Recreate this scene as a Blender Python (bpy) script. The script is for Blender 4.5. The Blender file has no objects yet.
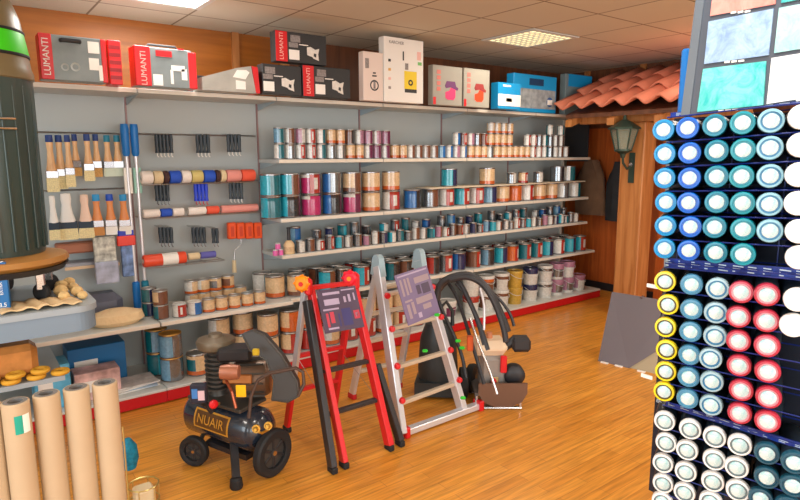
import bpy, math, random
from mathutils import Vector, Matrix
random.seed(7)
PI = math.pi; D2R = PI/180
scn = bpy.context.scene; COL = scn.collection

# ------------------------------------------------------------------ camera
FPX, PITCH, YAW, ROLL, EYE = 589.78, .1591, .6464, -.003, 1.6799
F = Vector((math.sin(YAW)*math.cos(PITCH), math.cos(YAW)*math.cos(PITCH), -math.sin(PITCH)))
R_ = Vector((math.cos(YAW), -math.sin(YAW), 0)); U_ = R_.cross(F)
R_, U_ = R_*math.cos(ROLL)+U_*math.sin(ROLL), -R_*math.sin(ROLL)+U_*math.cos(ROLL)
EYEV = Vector((0, 0, EYE))
cam = bpy.data.cameras.new('camera'); camo = bpy.data.objects.new('camera', cam); COL.objects.link(camo)
cam.sensor_width = 36; cam.lens = FPX/800*36; cam.clip_start = .05
M = Matrix((R_, U_, -F)).transposed().to_4x4(); M.translation = EYEV
camo.matrix_world = M; scn.camera = camo

def at(u, v, x=None, y=None, z=None, D=None):
    """surveyed position of a sighting on a known plane"""
    d = F+R_*((u-400)/FPX)-U_*((v-250)/FPX)
    t = x/d.x if x is not None else y/d.y if y is not None else (z-EYE)/d.z if z is not None else D
    return EYEV+d*t

# ------------------------------------------------------------------ materials
def lin(c):
    return tuple(((x/255)/12.92 if x/255 <= .04045 else ((x/255+.055)/1.055)**2.4) for x in c)
MATS = {}
def mat(name, rgb, rough=.5, metal=0., var=0., scale=8., bump=0., emit=0., alpha=1., trans=0., spec=.5, coat=0.):
    if name in MATS: return MATS[name]
    m = bpy.data.materials.new(name); m.use_nodes = True; MATS[name] = m
    nt = m.node_tree; b = nt.nodes['Principled BSDF']; c = lin(rgb)+(1,)
    b.inputs['Base Color'].default_value = c; b.inputs['Roughness'].default_value = rough
    b.inputs['Metallic'].default_value = metal; b.inputs['Specular IOR Level'].default_value = spec
    b.inputs['Alpha'].default_value = alpha; b.inputs['Transmission Weight'].default_value = trans
    b.inputs['Coat Weight'].default_value = coat
    if emit:
        b.inputs['Emission Color'].default_value = c; b.inputs['Emission Strength'].default_value = emit
    if var or bump:
        tc = nt.nodes.new('ShaderNodeTexCoord'); n = nt.nodes.new('ShaderNodeTexNoise')
        n.inputs['Scale'].default_value = scale; n.inputs['Detail'].default_value = 4
        nt.links.new(tc.outputs['Object'], n.inputs['Vector'])
        if var:
            r = nt.nodes.new('ShaderNodeValToRGB')
            r.color_ramp.elements[0].position = .3; r.color_ramp.elements[1].position = .7
            r.color_ramp.elements[0].color = tuple(x*(1-var) for x in c[:3])+(1,)
            r.color_ramp.elements[1].color = tuple(min(1, x*(1+var)) for x in c[:3])+(1,)
            nt.links.new(n.outputs['Fac'], r.inputs['Fac']); nt.links.new(r.outputs['Color'], b.inputs['Base Color'])
        if bump:
            bp = nt.nodes.new('ShaderNodeBump'); bp.inputs['Strength'].default_value = bump; bp.inputs['Distance'].default_value = .01
            nt.links.new(n.outputs['Fac'], bp.inputs['Height']); nt.links.new(bp.outputs['Normal'], b.inputs['Normal'])
    return m

def mat_wood(name, c1, c2, stretch=(1, 12, 12), rough=.5, sc=2.):
    m = bpy.data.materials.new(name); m.use_nodes = True; MATS[name] = m; nt = m.node_tree; L = nt.links
    b = nt.nodes['Principled BSDF']; b.inputs['Roughness'].default_value = rough
    tc = nt.nodes.new('ShaderNodeTexCoord'); mp = nt.nodes.new('ShaderNodeMapping'); mp.inputs['Scale'].default_value = stretch
    n = nt.nodes.new('ShaderNodeTexNoise'); n.inputs['Scale'].default_value = sc; n.inputs['Detail'].default_value = 6; n.inputs['Distortion'].default_value = .6
    r = nt.nodes.new('ShaderNodeValToRGB'); r.color_ramp.elements[0].position = .35; r.color_ramp.elements[1].position = .65
    r.color_ramp.elements[0].color = lin(c1)+(1,); r.color_ramp.elements[1].color = lin(c2)+(1,)
    L.new(tc.outputs['Object'], mp.inputs['Vector']); L.new(mp.outputs['Vector'], n.inputs['Vector'])
    L.new(n.outputs['Fac'], r.inputs['Fac']); L.new(r.outputs['Color'], b.inputs['Base Color'])
    return m

def mat_floor():
    m = bpy.data.materials.new('laminate floor'); m.use_nodes = True; nt = m.node_tree; L = nt.links
    b = nt.nodes['Principled BSDF']; b.inputs['Roughness'].default_value = .3
    tc = nt.nodes.new('ShaderNodeTexCoord')
    br = nt.nodes.new('ShaderNodeTexBrick'); br.inputs['Scale'].default_value = 1
    br.inputs['Brick Width'].default_value = .62; br.inputs['Row Height'].default_value = .067
    br.inputs['Mortar Size'].default_value = .0012; br.inputs['Bias'].default_value = 0; br.offset = .37
    br.inputs['Color1'].default_value = lin((210, 140, 50))+(1,); br.inputs['Color2'].default_value = lin((224, 156, 62))+(1,)
    br.inputs['Mortar'].default_value = lin((170, 108, 44))+(1,)
    mp = nt.nodes.new('ShaderNodeMapping'); mp.inputs['Scale'].default_value = (1.2, 18, 1)
    n = nt.nodes.new('ShaderNodeTexNoise'); n.inputs['Scale'].default_value = 3; n.inputs['Detail'].default_value = 6
    mx = nt.nodes.new('ShaderNodeMix'); mx.data_type = 'RGBA'; mx.blend_type = 'MULTIPLY'; mx.inputs[0].default_value = .55
    r = nt.nodes.new('ShaderNodeValToRGB'); r.color_ramp.elements[0].color = (.45, .4, .34, 1); r.color_ramp.elements[1].color = (1.2, 1.15, 1.1, 1)
    r.color_ramp.elements[0].position = .3; r.color_ramp.elements[1].position = .62
    L.new(tc.outputs['Object'], br.inputs['Vector']); L.new(tc.outputs['Object'], mp.inputs['Vector']); L.new(mp.outputs['Vector'], n.inputs['Vector'])
    L.new(n.outputs['Fac'], r.inputs['Fac']); L.new(br.outputs['Color'], mx.inputs[6]); L.new(r.outputs['Color'], mx.inputs[7])
    L.new(mx.outputs[2], b.inputs['Base Color'])
    return m

def mat_ceiling():
    m = bpy.data.materials.new('ceiling tile'); m.use_nodes = True; nt = m.node_tree; L = nt.links
    b = nt.nodes['Principled BSDF']; b.inputs['Roughness'].default_value = .9
    tc = nt.nodes.new('ShaderNodeTexCoord'); mp = nt.nodes.new('ShaderNodeMapping'); mp.inputs['Location'].default_value = (-.3, -.35, 0)
    br = nt.nodes.new('ShaderNodeTexBrick'); br.offset = 0; br.inputs['Scale'].default_value = 1
    br.inputs['Brick Width'].default_value = .6; br.inputs['Row Height'].default_value = .6; br.inputs['Mortar Size'].default_value = .009
    br.inputs['Mortar Smooth'].default_value = .3
    br.inputs['Color1'].default_value = lin((208, 202, 186))+(1,); br.inputs['Color2'].default_value = lin((214, 208, 192))+(1,)
    br.inputs['Mortar'].default_value = lin((140, 126, 108))+(1,)
    L.new(tc.outputs['Object'], mp.inputs['Vector']); L.new(mp.outputs['Vector'], br.inputs['Vector']); L.new(br.outputs['Color'], b.inputs['Base Color'])
    n = nt.nodes.new('ShaderNodeTexNoise'); n.inputs['Scale'].default_value = 90
    bp = nt.nodes.new('ShaderNodeBump'); bp.inputs['Strength'].default_value = .25; bp.inputs['Distance'].default_value = .004
    L.new(tc.outputs['Object'], n.inputs['Vector']); L.new(n.outputs['Fac'], bp.inputs['Height']); L.new(bp.outputs['Normal'], b.inputs['Normal'])
    return m

def mat_marble(name, c1, c2, sc=14, rough=.35):
    if name in MATS: return MATS[name]
    m = bpy.data.materials.new(name); m.use_nodes = True; MATS[name] = m; nt = m.node_tree; L = nt.links
    b = nt.nodes['Principled BSDF']; b.inputs['Roughness'].default_value = rough
    tc = nt.nodes.new('ShaderNodeTexCoord'); n = nt.nodes.new('ShaderNodeTexNoise'); n.inputs['Scale'].default_value = sc
    n.inputs['Detail'].default_value = 8; n.inputs['Roughness'].default_value = .7; n.inputs['Distortion'].default_value = .8
    r = nt.nodes.new('ShaderNodeValToRGB'); r.color_ramp.elements[0].position = .36; r.color_ramp.elements[1].position = .6
    r.color_ramp.elements[0].color = lin(c1)+(1,); r.color_ramp.elements[1].color = lin(c2)+(1,)
    L.new(tc.outputs['Object'], n.inputs['Vector']); L.new(n.outputs['Fac'], r.inputs['Fac']); L.new(r.outputs['Color'], b.inputs['Base Color'])
    return m

PAL = dict(W=(236, 236, 230), C=(50, 190, 216), T=(16, 120, 135), B=(36, 120, 200), N=(38, 52, 100), K=(48, 48, 54), G=(160, 166, 172),
           R=(196, 56, 46), P=(214, 50, 120), V=(126, 44, 88), E=(240, 206, 160), O=(232, 112, 48), Y=(228, 184, 76), M=(132, 84, 62),
           L=(130, 186, 220), H=(196, 140, 168))
PAL = {k: tuple(int(x*(.9 if k in 'WE' else .86)) for x in v) for k, v in PAL.items()}
PALN = dict(W='white', C='cyan', T='teal', B='blue', N='navy', K='black', G='silver', R='red', P='magenta', V='purple', E='cream',
            O='orange', Y='yellow', M='brown', L='pale blue', H='mauve')
def paint(k): return mat('print_'+PALN[k].replace(' ', '_'), PAL[k], .2, .75 if k == 'G' else .0, var=.14, scale=60, coat=.6)
steel = mat('tinplate', (150, 150, 154), .22, .9)
tinlid = mat('tin_lid', (176, 174, 170), .35, .8)
dark = mat('dark_plastic', (38, 38, 42), .45)
black = mat('black_rubber', (26, 26, 28), .7)
white = mat('white_card', (238, 236, 230), .5)
redp = mat('red_plastic', (214, 26, 34), .35)
shelfm = mat('shelf_enamel', (205, 208, 204), .4)
shelfedge = mat('shelf_edge', (226, 218, 204), .4)
panelm = mat('shelf_back_panel', (178, 186, 186), .5)
kickm = mat('kick_red', (196, 16, 30), .35)
chrome = mat('chrome', (210, 212, 214), .2, 1.)
alu = mat('aluminium', (222, 224, 230), .32, .5)
blueplastic = mat('blue_plastic', (18, 120, 205), .4)

# ------------------------------------------------------------------ mesh builder
class MB:
    def __init__(s): s.v = []; s.f = []; s.m = []; s.s = []; s.mats = []
    def mi(s, m):
        if m not in s.mats: s.mats.append(m)
        return s.mats.index(m)
    def add(s, vs, fs, m, smooth=False, T=None):
        o = len(s.v); k = s.mi(m)
        for v in vs: s.v.append(tuple(T @ Vector(v)) if T else tuple(v))
        for f in fs: s.f.append([i+o for i in f]); s.m.append(k); s.s.append(smooth)
        return s
    def box(s, a, b, m, T=None, bev=0.):
        (x0, y0, z0), (x1, y1, z1) = a, b
        if x0 > x1: x0, x1 = x1, x0
        if y0 > y1: y0, y1 = y1, y0
        if z0 > z1: z0, z1 = z1, z0
        if bev:   # chamfered box
            e = min(bev, (x1-x0)/2.2, (y1-y0)/2.2, (z1-z0)/2.2)
            c = [(x0, x1), (y0, y1), (z0, z1)]; vs = []; idx = {}
            for i in (0, 1):
                for j in (0, 1):
                    for k in (0, 1):
                        P = [c[0][i], c[1][j], c[2][k]]; sg = [1-2*i, 1-2*j, 1-2*k]
                        for ax in range(3):
                            q = [P[t]+(e*sg[t] if t != ax else 0) for t in range(3)]
                            idx[i, j, k, ax] = len(vs); vs.append(q)
            fs = []
            for i in (0, 1):
                fs.append([idx[i, 0, 0, 0], idx[i, 1, 0, 0], idx[i, 1, 1, 0], idx[i, 0, 1, 0]])
                fs.append([idx[0, i, 0, 1], idx[1, i, 0, 1], idx[1, i, 1, 1], idx[0, i, 1, 1]])
                fs.append([idx[0, 0, i, 2], idx[1, 0, i, 2], idx[1, 1, i, 2], idx[0, 1, i, 2]])
                for j in (0, 1):
                    fs.append([idx[0, i, j, 1], idx[1, i, j, 1], idx[1, i, j, 2], idx[0, i, j, 2]])
                    fs.append([idx[i, 0, j, 0], idx[i, 1, j, 0], idx[i, 1, j, 2], idx[i, 0, j, 2]])
                    fs.append([idx[i, j, 0, 0], idx[i, j, 1, 0], idx[i, j, 1, 1], idx[i, j, 0, 1]])
                    for k in (0, 1): fs.append([idx[i, j, k, 0], idx[i, j, k, 1], idx[i, j, k, 2]])
            return s.add(vs, fs, m, False, T)
        vs = [(x0, y0, z0), (x1, y0, z0), (x1, y1, z0), (x0, y1, z0), (x0, y0, z1), (x1, y0, z1), (x1, y1, z1), (x0, y1, z1)]
        return s.add(vs, [[0, 3, 2, 1], [4, 5, 6, 7], [0, 1, 5, 4], [1, 2, 6, 5], [2, 3, 7, 6], [3, 0, 4, 7]], m, False, T)
    def lathe(s, prof, m, n=24, T=None, ms=None, smooth=True):
        """prof: (radius, z) pairs about z; ms: a material per segment"""
        for i in range(len(prof)-1):
            (r0, z0), (r1, z1) = prof[i], prof[i+1]; mm = ms[i] if ms else m
            vs = []
            for k in range(n):
                a = 2*PI*k/n; vs.append((r0*math.cos(a), r0*math.sin(a), z0))
            for k in range(n):
                a = 2*PI*k/n; vs.append((r1*math.cos(a), r1*math.sin(a), z1))
            if r0 < 1e-6 and r1 < 1e-6: continue
            if r1 < 1e-6: s.add(vs[:n]+[(0, 0, z1)], [[k, (k+1) % n, n] for k in range(n)], mm, smooth, T)
            elif r0 < 1e-6: s.add([(0, 0, z0)]+vs[n:], [[0, 1+(k+1) % n, 1+k] for k in range(n)], mm, smooth, T)
            else: s.add(vs, [[k, (k+1) % n, n+(k+1) % n, n+k] for k in range(n)], mm, smooth, T)
        return s
    def tube(s, pts, r, m, n=8, smooth=True, cap=True, closed=False):
        pts = [Vector(p) for p in pts]; N = len(pts); vs = []; fs = []
        up = Vector((0, 0, 1)); prev = None
        for i, p in enumerate(pts):
            if closed: d = pts[(i+1) % N]-pts[i-1]
            else: d = (pts[min(i+1, N-1)]-pts[max(i-1, 0)])
            d = d.normalized() if d.length > 1e-9 else Vector((0, 0, 1))
            if prev is None:
                a = d.cross(up if abs(d.z) < .9 else Vector((1, 0, 0))).normalized()
            else: a = (prev-d*prev.dot(d)).normalized()
            prev = a; b = d.cross(a); rr = r[i] if isinstance(r, (list, tuple)) else r
            for k in range(n):
                t = 2*PI*k/n; vs.append(p+a*(rr*math.cos(t))+b*(rr*math.sin(t)))
        for i in range(N if closed else N-1):
            for k in range(n):
                j = (i+1) % N; fs.append([i*n+k, i*n+(k+1) % n, j*n+(k+1) % n, j*n+k])
        s.add(vs, fs, m, smooth)
        if cap and not closed:
            s.add(vs[:n], [list(range(n))[::-1]], m); s.add(vs[-n:], [list(range(n))], m)
        return s
    def beam(s, p, q, w, d, m, side=(1, 0, 0), bev=0.):
        """rectangular bar p->q; w along side, d across"""
        p, q = Vector(p), Vector(q); z = (q-p); L = z.length; z.normalize()
        x = Vector(side); x = (x-z*x.dot(z)).normalized(); y = z.cross(x)
        T = Matrix((x, y, z)).transposed().to_4x4(); T.translation = p
        return s.box((-w/2, -d/2, 0), (w/2, d/2, L), m, T, bev)
    def prism(s, poly, z0, z1, m, T=None):
        n = len(poly); vs = [(x, y, z0) for x, y in poly]+[(x, y, z1) for x, y in poly]
        return s.add(vs, [list(range(n))[::-1], list(range(n, 2*n))]+[[i, (i+1) % n, n+(i+1) % n, n+i] for i in range(n)], m, False, T)
    def build(s, name, parent=None, origin=None, sharp=True):
        me = bpy.data.meshes.new(name); o = Vector(origin) if origin else Vector((0, 0, 0))
        me.from_pydata([tuple(Vector(v)-o) for v in s.v], [], s.f)
        for m in s.mats: me.materials.append(m)
        me.polygons.foreach_set('material_index', s.m); me.polygons.foreach_set('use_smooth', s.s)
        import bmesh
        bm = bmesh.new(); bm.from_mesh(me); bmesh.ops.remove_doubles(bm, verts=bm.verts, dist=1e-5)
        bmesh.ops.recalc_face_normals(bm, faces=bm.faces); bm.to_mesh(me); bm.free()
        if any(s.s): me.set_sharp_from_angle(angle=35*D2R)
        ob = bpy.data.objects.new(name, me); COL.objects.link(ob); ob.location = o
        if parent: ob.parent = parent
        return ob

def tag(o, label=None, cat=None, group=None, kind=None):
    if label: o['label'] = label
    if cat: o['category'] = cat
    if group: o['group'] = group
    if kind: o['kind'] = kind
    return o
def thing(name, label, cat, loc=(0, 0, 0), rz=0, group=None):
    e = bpy.data.objects.new(name, None); COL.objects.link(e); e.location = loc; e.rotation_euler = (0, 0, rz); e.empty_display_size = .05
    return tag(e, label, cat, group)
def tree(o): return [c for c in bpy.data.objects if c.parent == o]
PROTO = {}
def copy_tree(o, kids, loc, rz=0):
    c = o.copy(); COL.objects.link(c); c.location = loc; c.rotation_euler = (0, 0, rz); out = []
    for ch in kids:
        d = ch.copy(); COL.objects.link(d); d.parent = c; out.append(d)
    return c
def struct(mb, name, **k): return tag(mb.build(name, **k), kind='structure')
def sheet(mb, u, v, w, h, m, T): pass
def text_mesh(txt, size, m, name, parent, loc, ax, up, sx=1., depth=.0006, align='CENTER'):
    """lettering lying in the plane spanned by ax (reading direction) and up"""
    cu = bpy.data.curves.new(name, 'FONT'); cu.body = txt; cu.size = size; cu.extrude = depth
    cu.align_x = align; cu.align_y = 'CENTER'
    t = bpy.data.objects.new(name, cu); me = bpy.data.meshes.new_from_object(t); bpy.data.objects.remove(t); bpy.data.curves.remove(cu)
    me.materials.clear(); me.materials.append(m)
    X = Vector(ax).normalized(); Y = Vector(up).normalized(); Z = X.cross(Y)
    T = Matrix((X, Y, Z)).transposed().to_4x4(); T.translation = Vector(loc); me.transform(T @ Matrix.Diagonal((sx, 1, 1, 1)))
    o = bpy.data.objects.new(name, me); COL.objects.link(o)
    if parent: o.parent = parent
    return o
ORD = ['first', 'second', 'third', 'fourth', 'fifth', 'sixth', 'seventh', 'eighth', 'ninth', 'tenth', 'eleventh', 'twelfth', 'thirteenth',
       'fourteenth', 'fifteenth', 'sixteenth', 'seventeenth', 'eighteenth', 'nineteenth', 'twentieth']
def rot(ax, a): return Matrix.Rotation(a, 4, ax)
def tr(x, y, z): return Matrix.Translation((x, y, z))

# ------------------------------------------------------------------ room
CZ = 2.7; XL, XR, YB, YF = -3.2, 6.45, 4.97, -3.6
fl = MB().box((XL-.1, YF-.1, -.1), (XR+.1, YB+.1, 0), mat_floor()); struct(fl, 'floor')
ce = MB().box((XL-.1, YF-.1, CZ), (XR+.1, YB+.1, CZ+.1), mat_ceiling()); struct(ce, 'ceiling')
orange = mat_wood('orange panelling', (152, 84, 14), (172, 98, 22), (1, 1, 14), .45, 1.5)
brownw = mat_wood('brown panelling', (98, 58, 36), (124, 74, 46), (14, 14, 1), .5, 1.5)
redwood = mat_wood('red orange boards', (176, 84, 34), (206, 108, 46), (14, 14, 1), .4, 1.6)
pine = mat_wood('pine timber', (168, 104, 50), (200, 136, 78), (9, 9, .8), .5, 2)
pinedark = mat_wood('dark timber', (86, 50, 30), (112, 68, 42), (9, 9, .8), .55, 2)
struct(MB().box((XL, YB, 0), (2.45, YB+.1, CZ), orange).box((2.45, YB, 0), (XR, YB+.1, CZ), brownw), 'wall_back')  # wall changes from orange to a darker brown tone towards the right
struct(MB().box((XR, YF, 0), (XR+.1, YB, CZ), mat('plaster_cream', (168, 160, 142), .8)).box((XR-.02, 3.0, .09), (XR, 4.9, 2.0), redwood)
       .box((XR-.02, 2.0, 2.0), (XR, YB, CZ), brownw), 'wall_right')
struct(MB().box((XR-.05, 1.5, 0), (XR-.02, YB, .09), dark), 'baseboard_right')
b1 = MB()
for y in (3.05, 3.85, 4.6): b1.box((XR-.045, y, 2.0), (XR-.02, y+.07, CZ), pine)
struct(b1, 'trim_1')
b2 = MB()
b2.box((1.98, YB-.03, 2.05), (2.04, YB, CZ), pine).box((2.42, YB-.03, 2.05), (2.5, YB, CZ), pine)
struct(b2, 'trim_2')
struct(MB().box((XL-.1, YF, 0), (XL, YB, .7), white).box((XL-.1, YF, 2.45), (XL, YB, CZ), white).box((XL-.1, 2.6, .7), (XL, YB, 2.45), white)
       .box((XL-.1, YF, .7), (XL, -2.6, 2.45), white), 'wall_left')
struct(MB().box((XL, YF-.1, 0), (XR, YF, .5), white).box((XL, YF-.1, 2.5), (XR, YF, CZ), white).box((XL, YF-.1, .5), (-2.6, YF, 2.5), white)
       .box((4.6, YF-.1, .5), (XR, YF, 2.5), white), 'wall_front')
wf = MB()
for y in (-2.6, -.9, .85, 2.55): wf.box((XL-.08, y, .7), (XL-.02, y+.05, 2.45), dark)
struct(wf, 'window_1')
wf = MB()
for x in (-2.6, -.8, 1., 2.8, 4.55): wf.box((x, YF-.08, .5), (x+.05, YF-.02, 2.5), dark)
struct(wf, 'window_2')

# ceiling lights
def ceiling_light(x0, y0, label, warm):
    t = thing('ceiling_light', label, 'ceiling light', (x0+.3, y0+.3, CZ), 0, 'ceiling light panels')
    f = MB()
    for a, b in (((-.3, -.3), (.3, -.26)), ((-.3, .26), (.3, .3)), ((-.3, -.26), (-.26, .26)), ((.26, -.26), (.3, .26))):
        f.box((a[0], a[1], -.012), (b[0], b[1], -.001), shelfm)
    f.build('frame', t)
    em = mat('lamp_glow_warm', (244, 226, 170), .5, emit=1.3) if warm else mat('lamp_glow_white', (255, 252, 244), .5, emit=8)
    MB().box((-.26, -.26, -.006), (.26, .26, -.002), em).build('diffuser', t)
    if warm:
        g = MB()
        for i in range(-3, 4): g.box((-.26, i*.065-.003, -.014), (.26, i*.065+.003, -.006), shelfm).box((i*.065-.003, -.26, -.014), (i*.065+.003, .26, -.006), shelfm)
        g.build('louvre', t)
ceiling_light(.9, 3.72, 'bright white square ceiling light above the red and grey cases', False)
ceiling_light(3.9, 3.35, 'yellowish louvred square ceiling light nearer the tiled roof', True)

# ------------------------------------------------------------------ gondola shelving
ZT, Z2, Z3, Z4, Z5, ZK = 2.125, 1.652, 1.186, .892, .560, .105
DB, DT, DK = 4.66, 4.27, 4.04
XS, XE = -.96, 6.04
BAY = 'grey gondola shelving'
def bay(x0, x1, label, shelves, deep5=True, end=False):
    t = thing('shelving_unit', label, 'shelving unit', (x0, DB, 0), 0, BAY)
    w = x1-x0
    MB().box((0, 0, 0), (w, .02, 2.14), panelm).build('back_panel', t)
    p = MB().box((.0, -.012, 0), (.012, 0, 2.14), mat('upright_red_grey', (150, 118, 118), .5)); p.build('upright', t)
    for z, y0, nm in shelves:
        d = DB-y0
        if nm == 'base':
            MB().box((.001, -d, ZK-.02), (w-.001, 0, ZK), shelfm, bev=.004).build('base_shelf', t)
            MB().box((.001, -d+.004, 0.008), (w-.001, -d+.02, ZK-.02), kickm, bev=.002).build('kick_plate', t)
        else:
            b = MB().box((.004, -d, z-.03), (w-.004, 0, z), shelfm, bev=.003)
            sh = b.build('shelf', t)
            MB().box((.006, -d-.006, z-.028), (w-.006, -d, z-.003), shelfedge).build('price_rail', sh)
            br = MB().prism([(-d+.03, z-.031), (0, z-.031), (0, z-.085)], .013, .019, mat('bracket_blue_grey', (168, 184, 192), .4),
                            Matrix(((0, 0, 1, 0), (1, 0, 0, 0), (0, 1, 0, 0), (0, 0, 0, 1))))
            br.build('bracket', sh)
    if end:
        MB().box((w-.03, -.02, 0), (w, 0.02, 2.14), shelfedge).build('end_post', t)
        MB().box((w-.012, -(DB-4.3), Z2-.05), (w, -.02, Z2+.42), dark).build('end_panel', t)
base = [(ZK, DK, 'base')]
five = [(ZT, DT, 's'), (Z5, 4.09, 's')]+base
full = [(ZT, DT, 's'), (Z2, DT, 's'), (Z3, DT, 's'), (Z4, DT, 's'), (Z5, 4.15, 's')]+base
bay(-.96, .04, 'grey shelving bay at far left edge behind the grey drum vacuum', five)
bay(.04, 1.04, 'grey shelving bay hung with wooden paint brushes', five)
bay(1.04, 2.04, 'grey shelving bay hung with small rollers and black tools', five)
bay(2.04, 3.04, 'grey shelving bay with stacked cyan and magenta cans behind red ladder', full)
bay(3.04, 4.04, 'grey shelving bay of paint directly behind the silver ladder', full)
bay(4.04, 5.04, 'grey shelving bay of paint with yellow buckets at its foot', full)
bay(5.04, 6.04, 'grey end shelving bay of paint with mauve buckets at its foot', full, end=True)

# ------------------------------------------------------------------ cans
def can_proto(a, b, r, h, kind):
    key = (a, b, r, h, kind)
    if key in PROTO: return PROTO[key]
    mb = MB(); n = 28 if r > .06 else 20
    lowc = {'E': 'O', 'W': a}.get(b, b)
    hb = h-.006
    rows = [(r*.97, 0, steel), (r, .004, steel), (r, .01, steel)] if kind != 'bucket' else [(r*.86, 0, None), (r*.88, .004, None)]
    def ring(z0, z1, r0, r1, fa):
        for k in range(n):
            t0, t1 = 2*PI*k/n, 2*PI*(k+1)/n; d = (t0/D2R) % 360; m = fa(d)
            mb.add([(r0*math.cos(t0), r0*math.sin(t0), z0), (r0*math.cos(t1), r0*math.sin(t1), z0), (r1*math.cos(t1), r1*math.sin(t1), z1), (r1*math.cos(t0), r1*math.sin(t0), z1)], [[0, 1, 2, 3]], m, True)
    A, B = paint(a), paint(b)
    if kind == 'bucket':
        side = paint('W')
        mb.lathe([(0, 0), (r*.84, 0)], side, n)
        ring(0, h*.16, r*.84, r*.87, lambda d: side if a != 'Y' else paint('Y')); ring(h*.16, h*.66, r*.87, r*.94, lambda d: B if 205 < d < 290 else A if a in 'YHM' else side)
        ring(h*.66, h*.86, r*.94, r*.96, lambda d: A)
    else:
        mb.lathe([(0, 0), (r*.97, 0), (r, .004), (r, h*.06)], steel, n)
        def f(d): return A if (150 <= d < 238 or d < 60) else B
        ring(h*.06, h*.24, r*.985, r*.985, lambda d: paint(lowc) if b in 'EO' or a in 'E' else f(d))
        ring(h*.24, h*.78, r*.985, r*.985, lambda d: f(d) if not (b == 'R' and 262 < d < 285) else paint('W'))
        ring(h*.78, h*.93, r*.985, r*.985, lambda d: paint('W') if (a in 'WP' and 150 <= d < 238) else (paint('E') if b == 'E' else f(d)))
        mb.lathe([(r*.985, h*.93), (r, h*.94), (r, h-.004)], steel, n)
    body = mb.build('paint_bucket' if kind == 'bucket' else 'paint_can' if r > .06 else 'paint_tin')
    lid = MB()
    if kind == 'bucket':
        lid.lathe([(r*.96, h*.84), (r, h*.84), (r, h*.97), (r*.95, h), (r*.88, h), (r*.86, h-.006), (0, h-.006)], A if a in 'NVHRY' else paint('W'), n)
    else:
        lm = mat('gold_lid', (214, 160, 70), .35, .6) if kind == 'gold' else paint('W') if kind == 'whitelid' else tinlid
        lid.lathe([(r, h-.004), (r*.985, h), (r*.93, h), (r*.9, h-.005), (r*.72, h-.005), (r*.7, h-.002), (0, h-.002)], lm, n)
    lo = lid.build('lid', body)
    kids = [lo]
    if kind == 'bucket':
        hd = MB().tube([(r*.99*math.cos(t), r*.99*math.sin(t)-.004, h*.84-.05*math.sin(PI*(i/10))) for i, t in enumerate([PI+PI*j/10 for j in range(11)])], .0025, shelfm, 5)
        kids.append(hd.build('bail_handle', body))
    PROTO[key] = [body, kids, False]
    return PROTO[key]
CANS = []
def can(x, y, z, a, b, r, h, kind, where):
    p = can_proto(a, b, r, h, kind)
    if not p[2]: o = p[0]; p[2] = True
    else: o = copy_tree(p[0], p[1], (0, 0, 0))
    o.location = (x, y, z+.0004); o.rotation_euler = (0, 0, random.uniform(-.35, .35))
    CANS.append((o, x, a, b, kind, r, where)); return o

def xpx(u, v, y): return at(u, v, y=y).x
# --- second shelf: small tins in stacks; leading W paints a highlight on the left
def pick(bands, u):
    for e, c in bands:
        if u < e: return c
    return None
S2a = [(266, ['CW']), (274, ['WC']), (285, ['WT']), (297, ['WG']), (308, ['WR']), (320, ['WR']), (330, ['WT']), (341, ['WG']), (360, ['EE']), (389, ['HV', 'WV']), (409, ['EE']), (434, ['WM']),
       (450, ['LB', 'WB']), (458, ['WH']), (466, ['WB']), (484, ['EE']), (492, ['WG']), (527, ['EE']), (540, ['WR']), (554, ['WT', 'GK']), (570, ['WG', 'WM'])]
S2b = [(268, ['WC']), (274, ['WC']), (283, ['LT']), (297, ['WM']), (302, ['HW']), (312, ['HR', 'WR']), (320, ['KK']), (330, ['WT']), (343, ['EE']), (352, ['MK']), (389, ['WH', 'HV']), (451, None), (459, ['WB']), (484, ['MR', 'WH', 'GM']), (513, ['EE']), (527, None), (538, ['WR']), (553, ['WT', 'GG']), (563, ['WG']), (571, None)]
S2c = [(484, None), (512, ['WE']), (548, None), (553, ['WT']), (560, None), (566, ['WT']), (571, None)]
def row(bands, z, y, x0, x1, step, r, h, where, v=150, jit=.004):
    x = x0; i = 0
    while x < x1:
        d = Vector((x, y, z+h/2))-EYEV; u = 400+FPX*d.dot(R_)/d.dot(F)
        c = pick(bands, u)
        if c:
            k = c[i % len(c)]; can(x, y+random.uniform(-jit, jit), z, k[0], k[1], r, h, 'tin', where)
        x += step; i += 1
row(S2a, Z2, 4.335, 1.99+.09, 5.86, .094, .0415, .122, ('second shelf', 'bottom layer'))
row(S2b, Z2+.1228, 4.335, 1.99+.09, 5.86, .094, .0415, .122, ('second shelf', 'upper layer'))
row(S2c, Z2+.2456, 4.335, 1.99+.09, 5.86, .094, .0415, .11, ('second shelf', 'topmost layer'))
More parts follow.
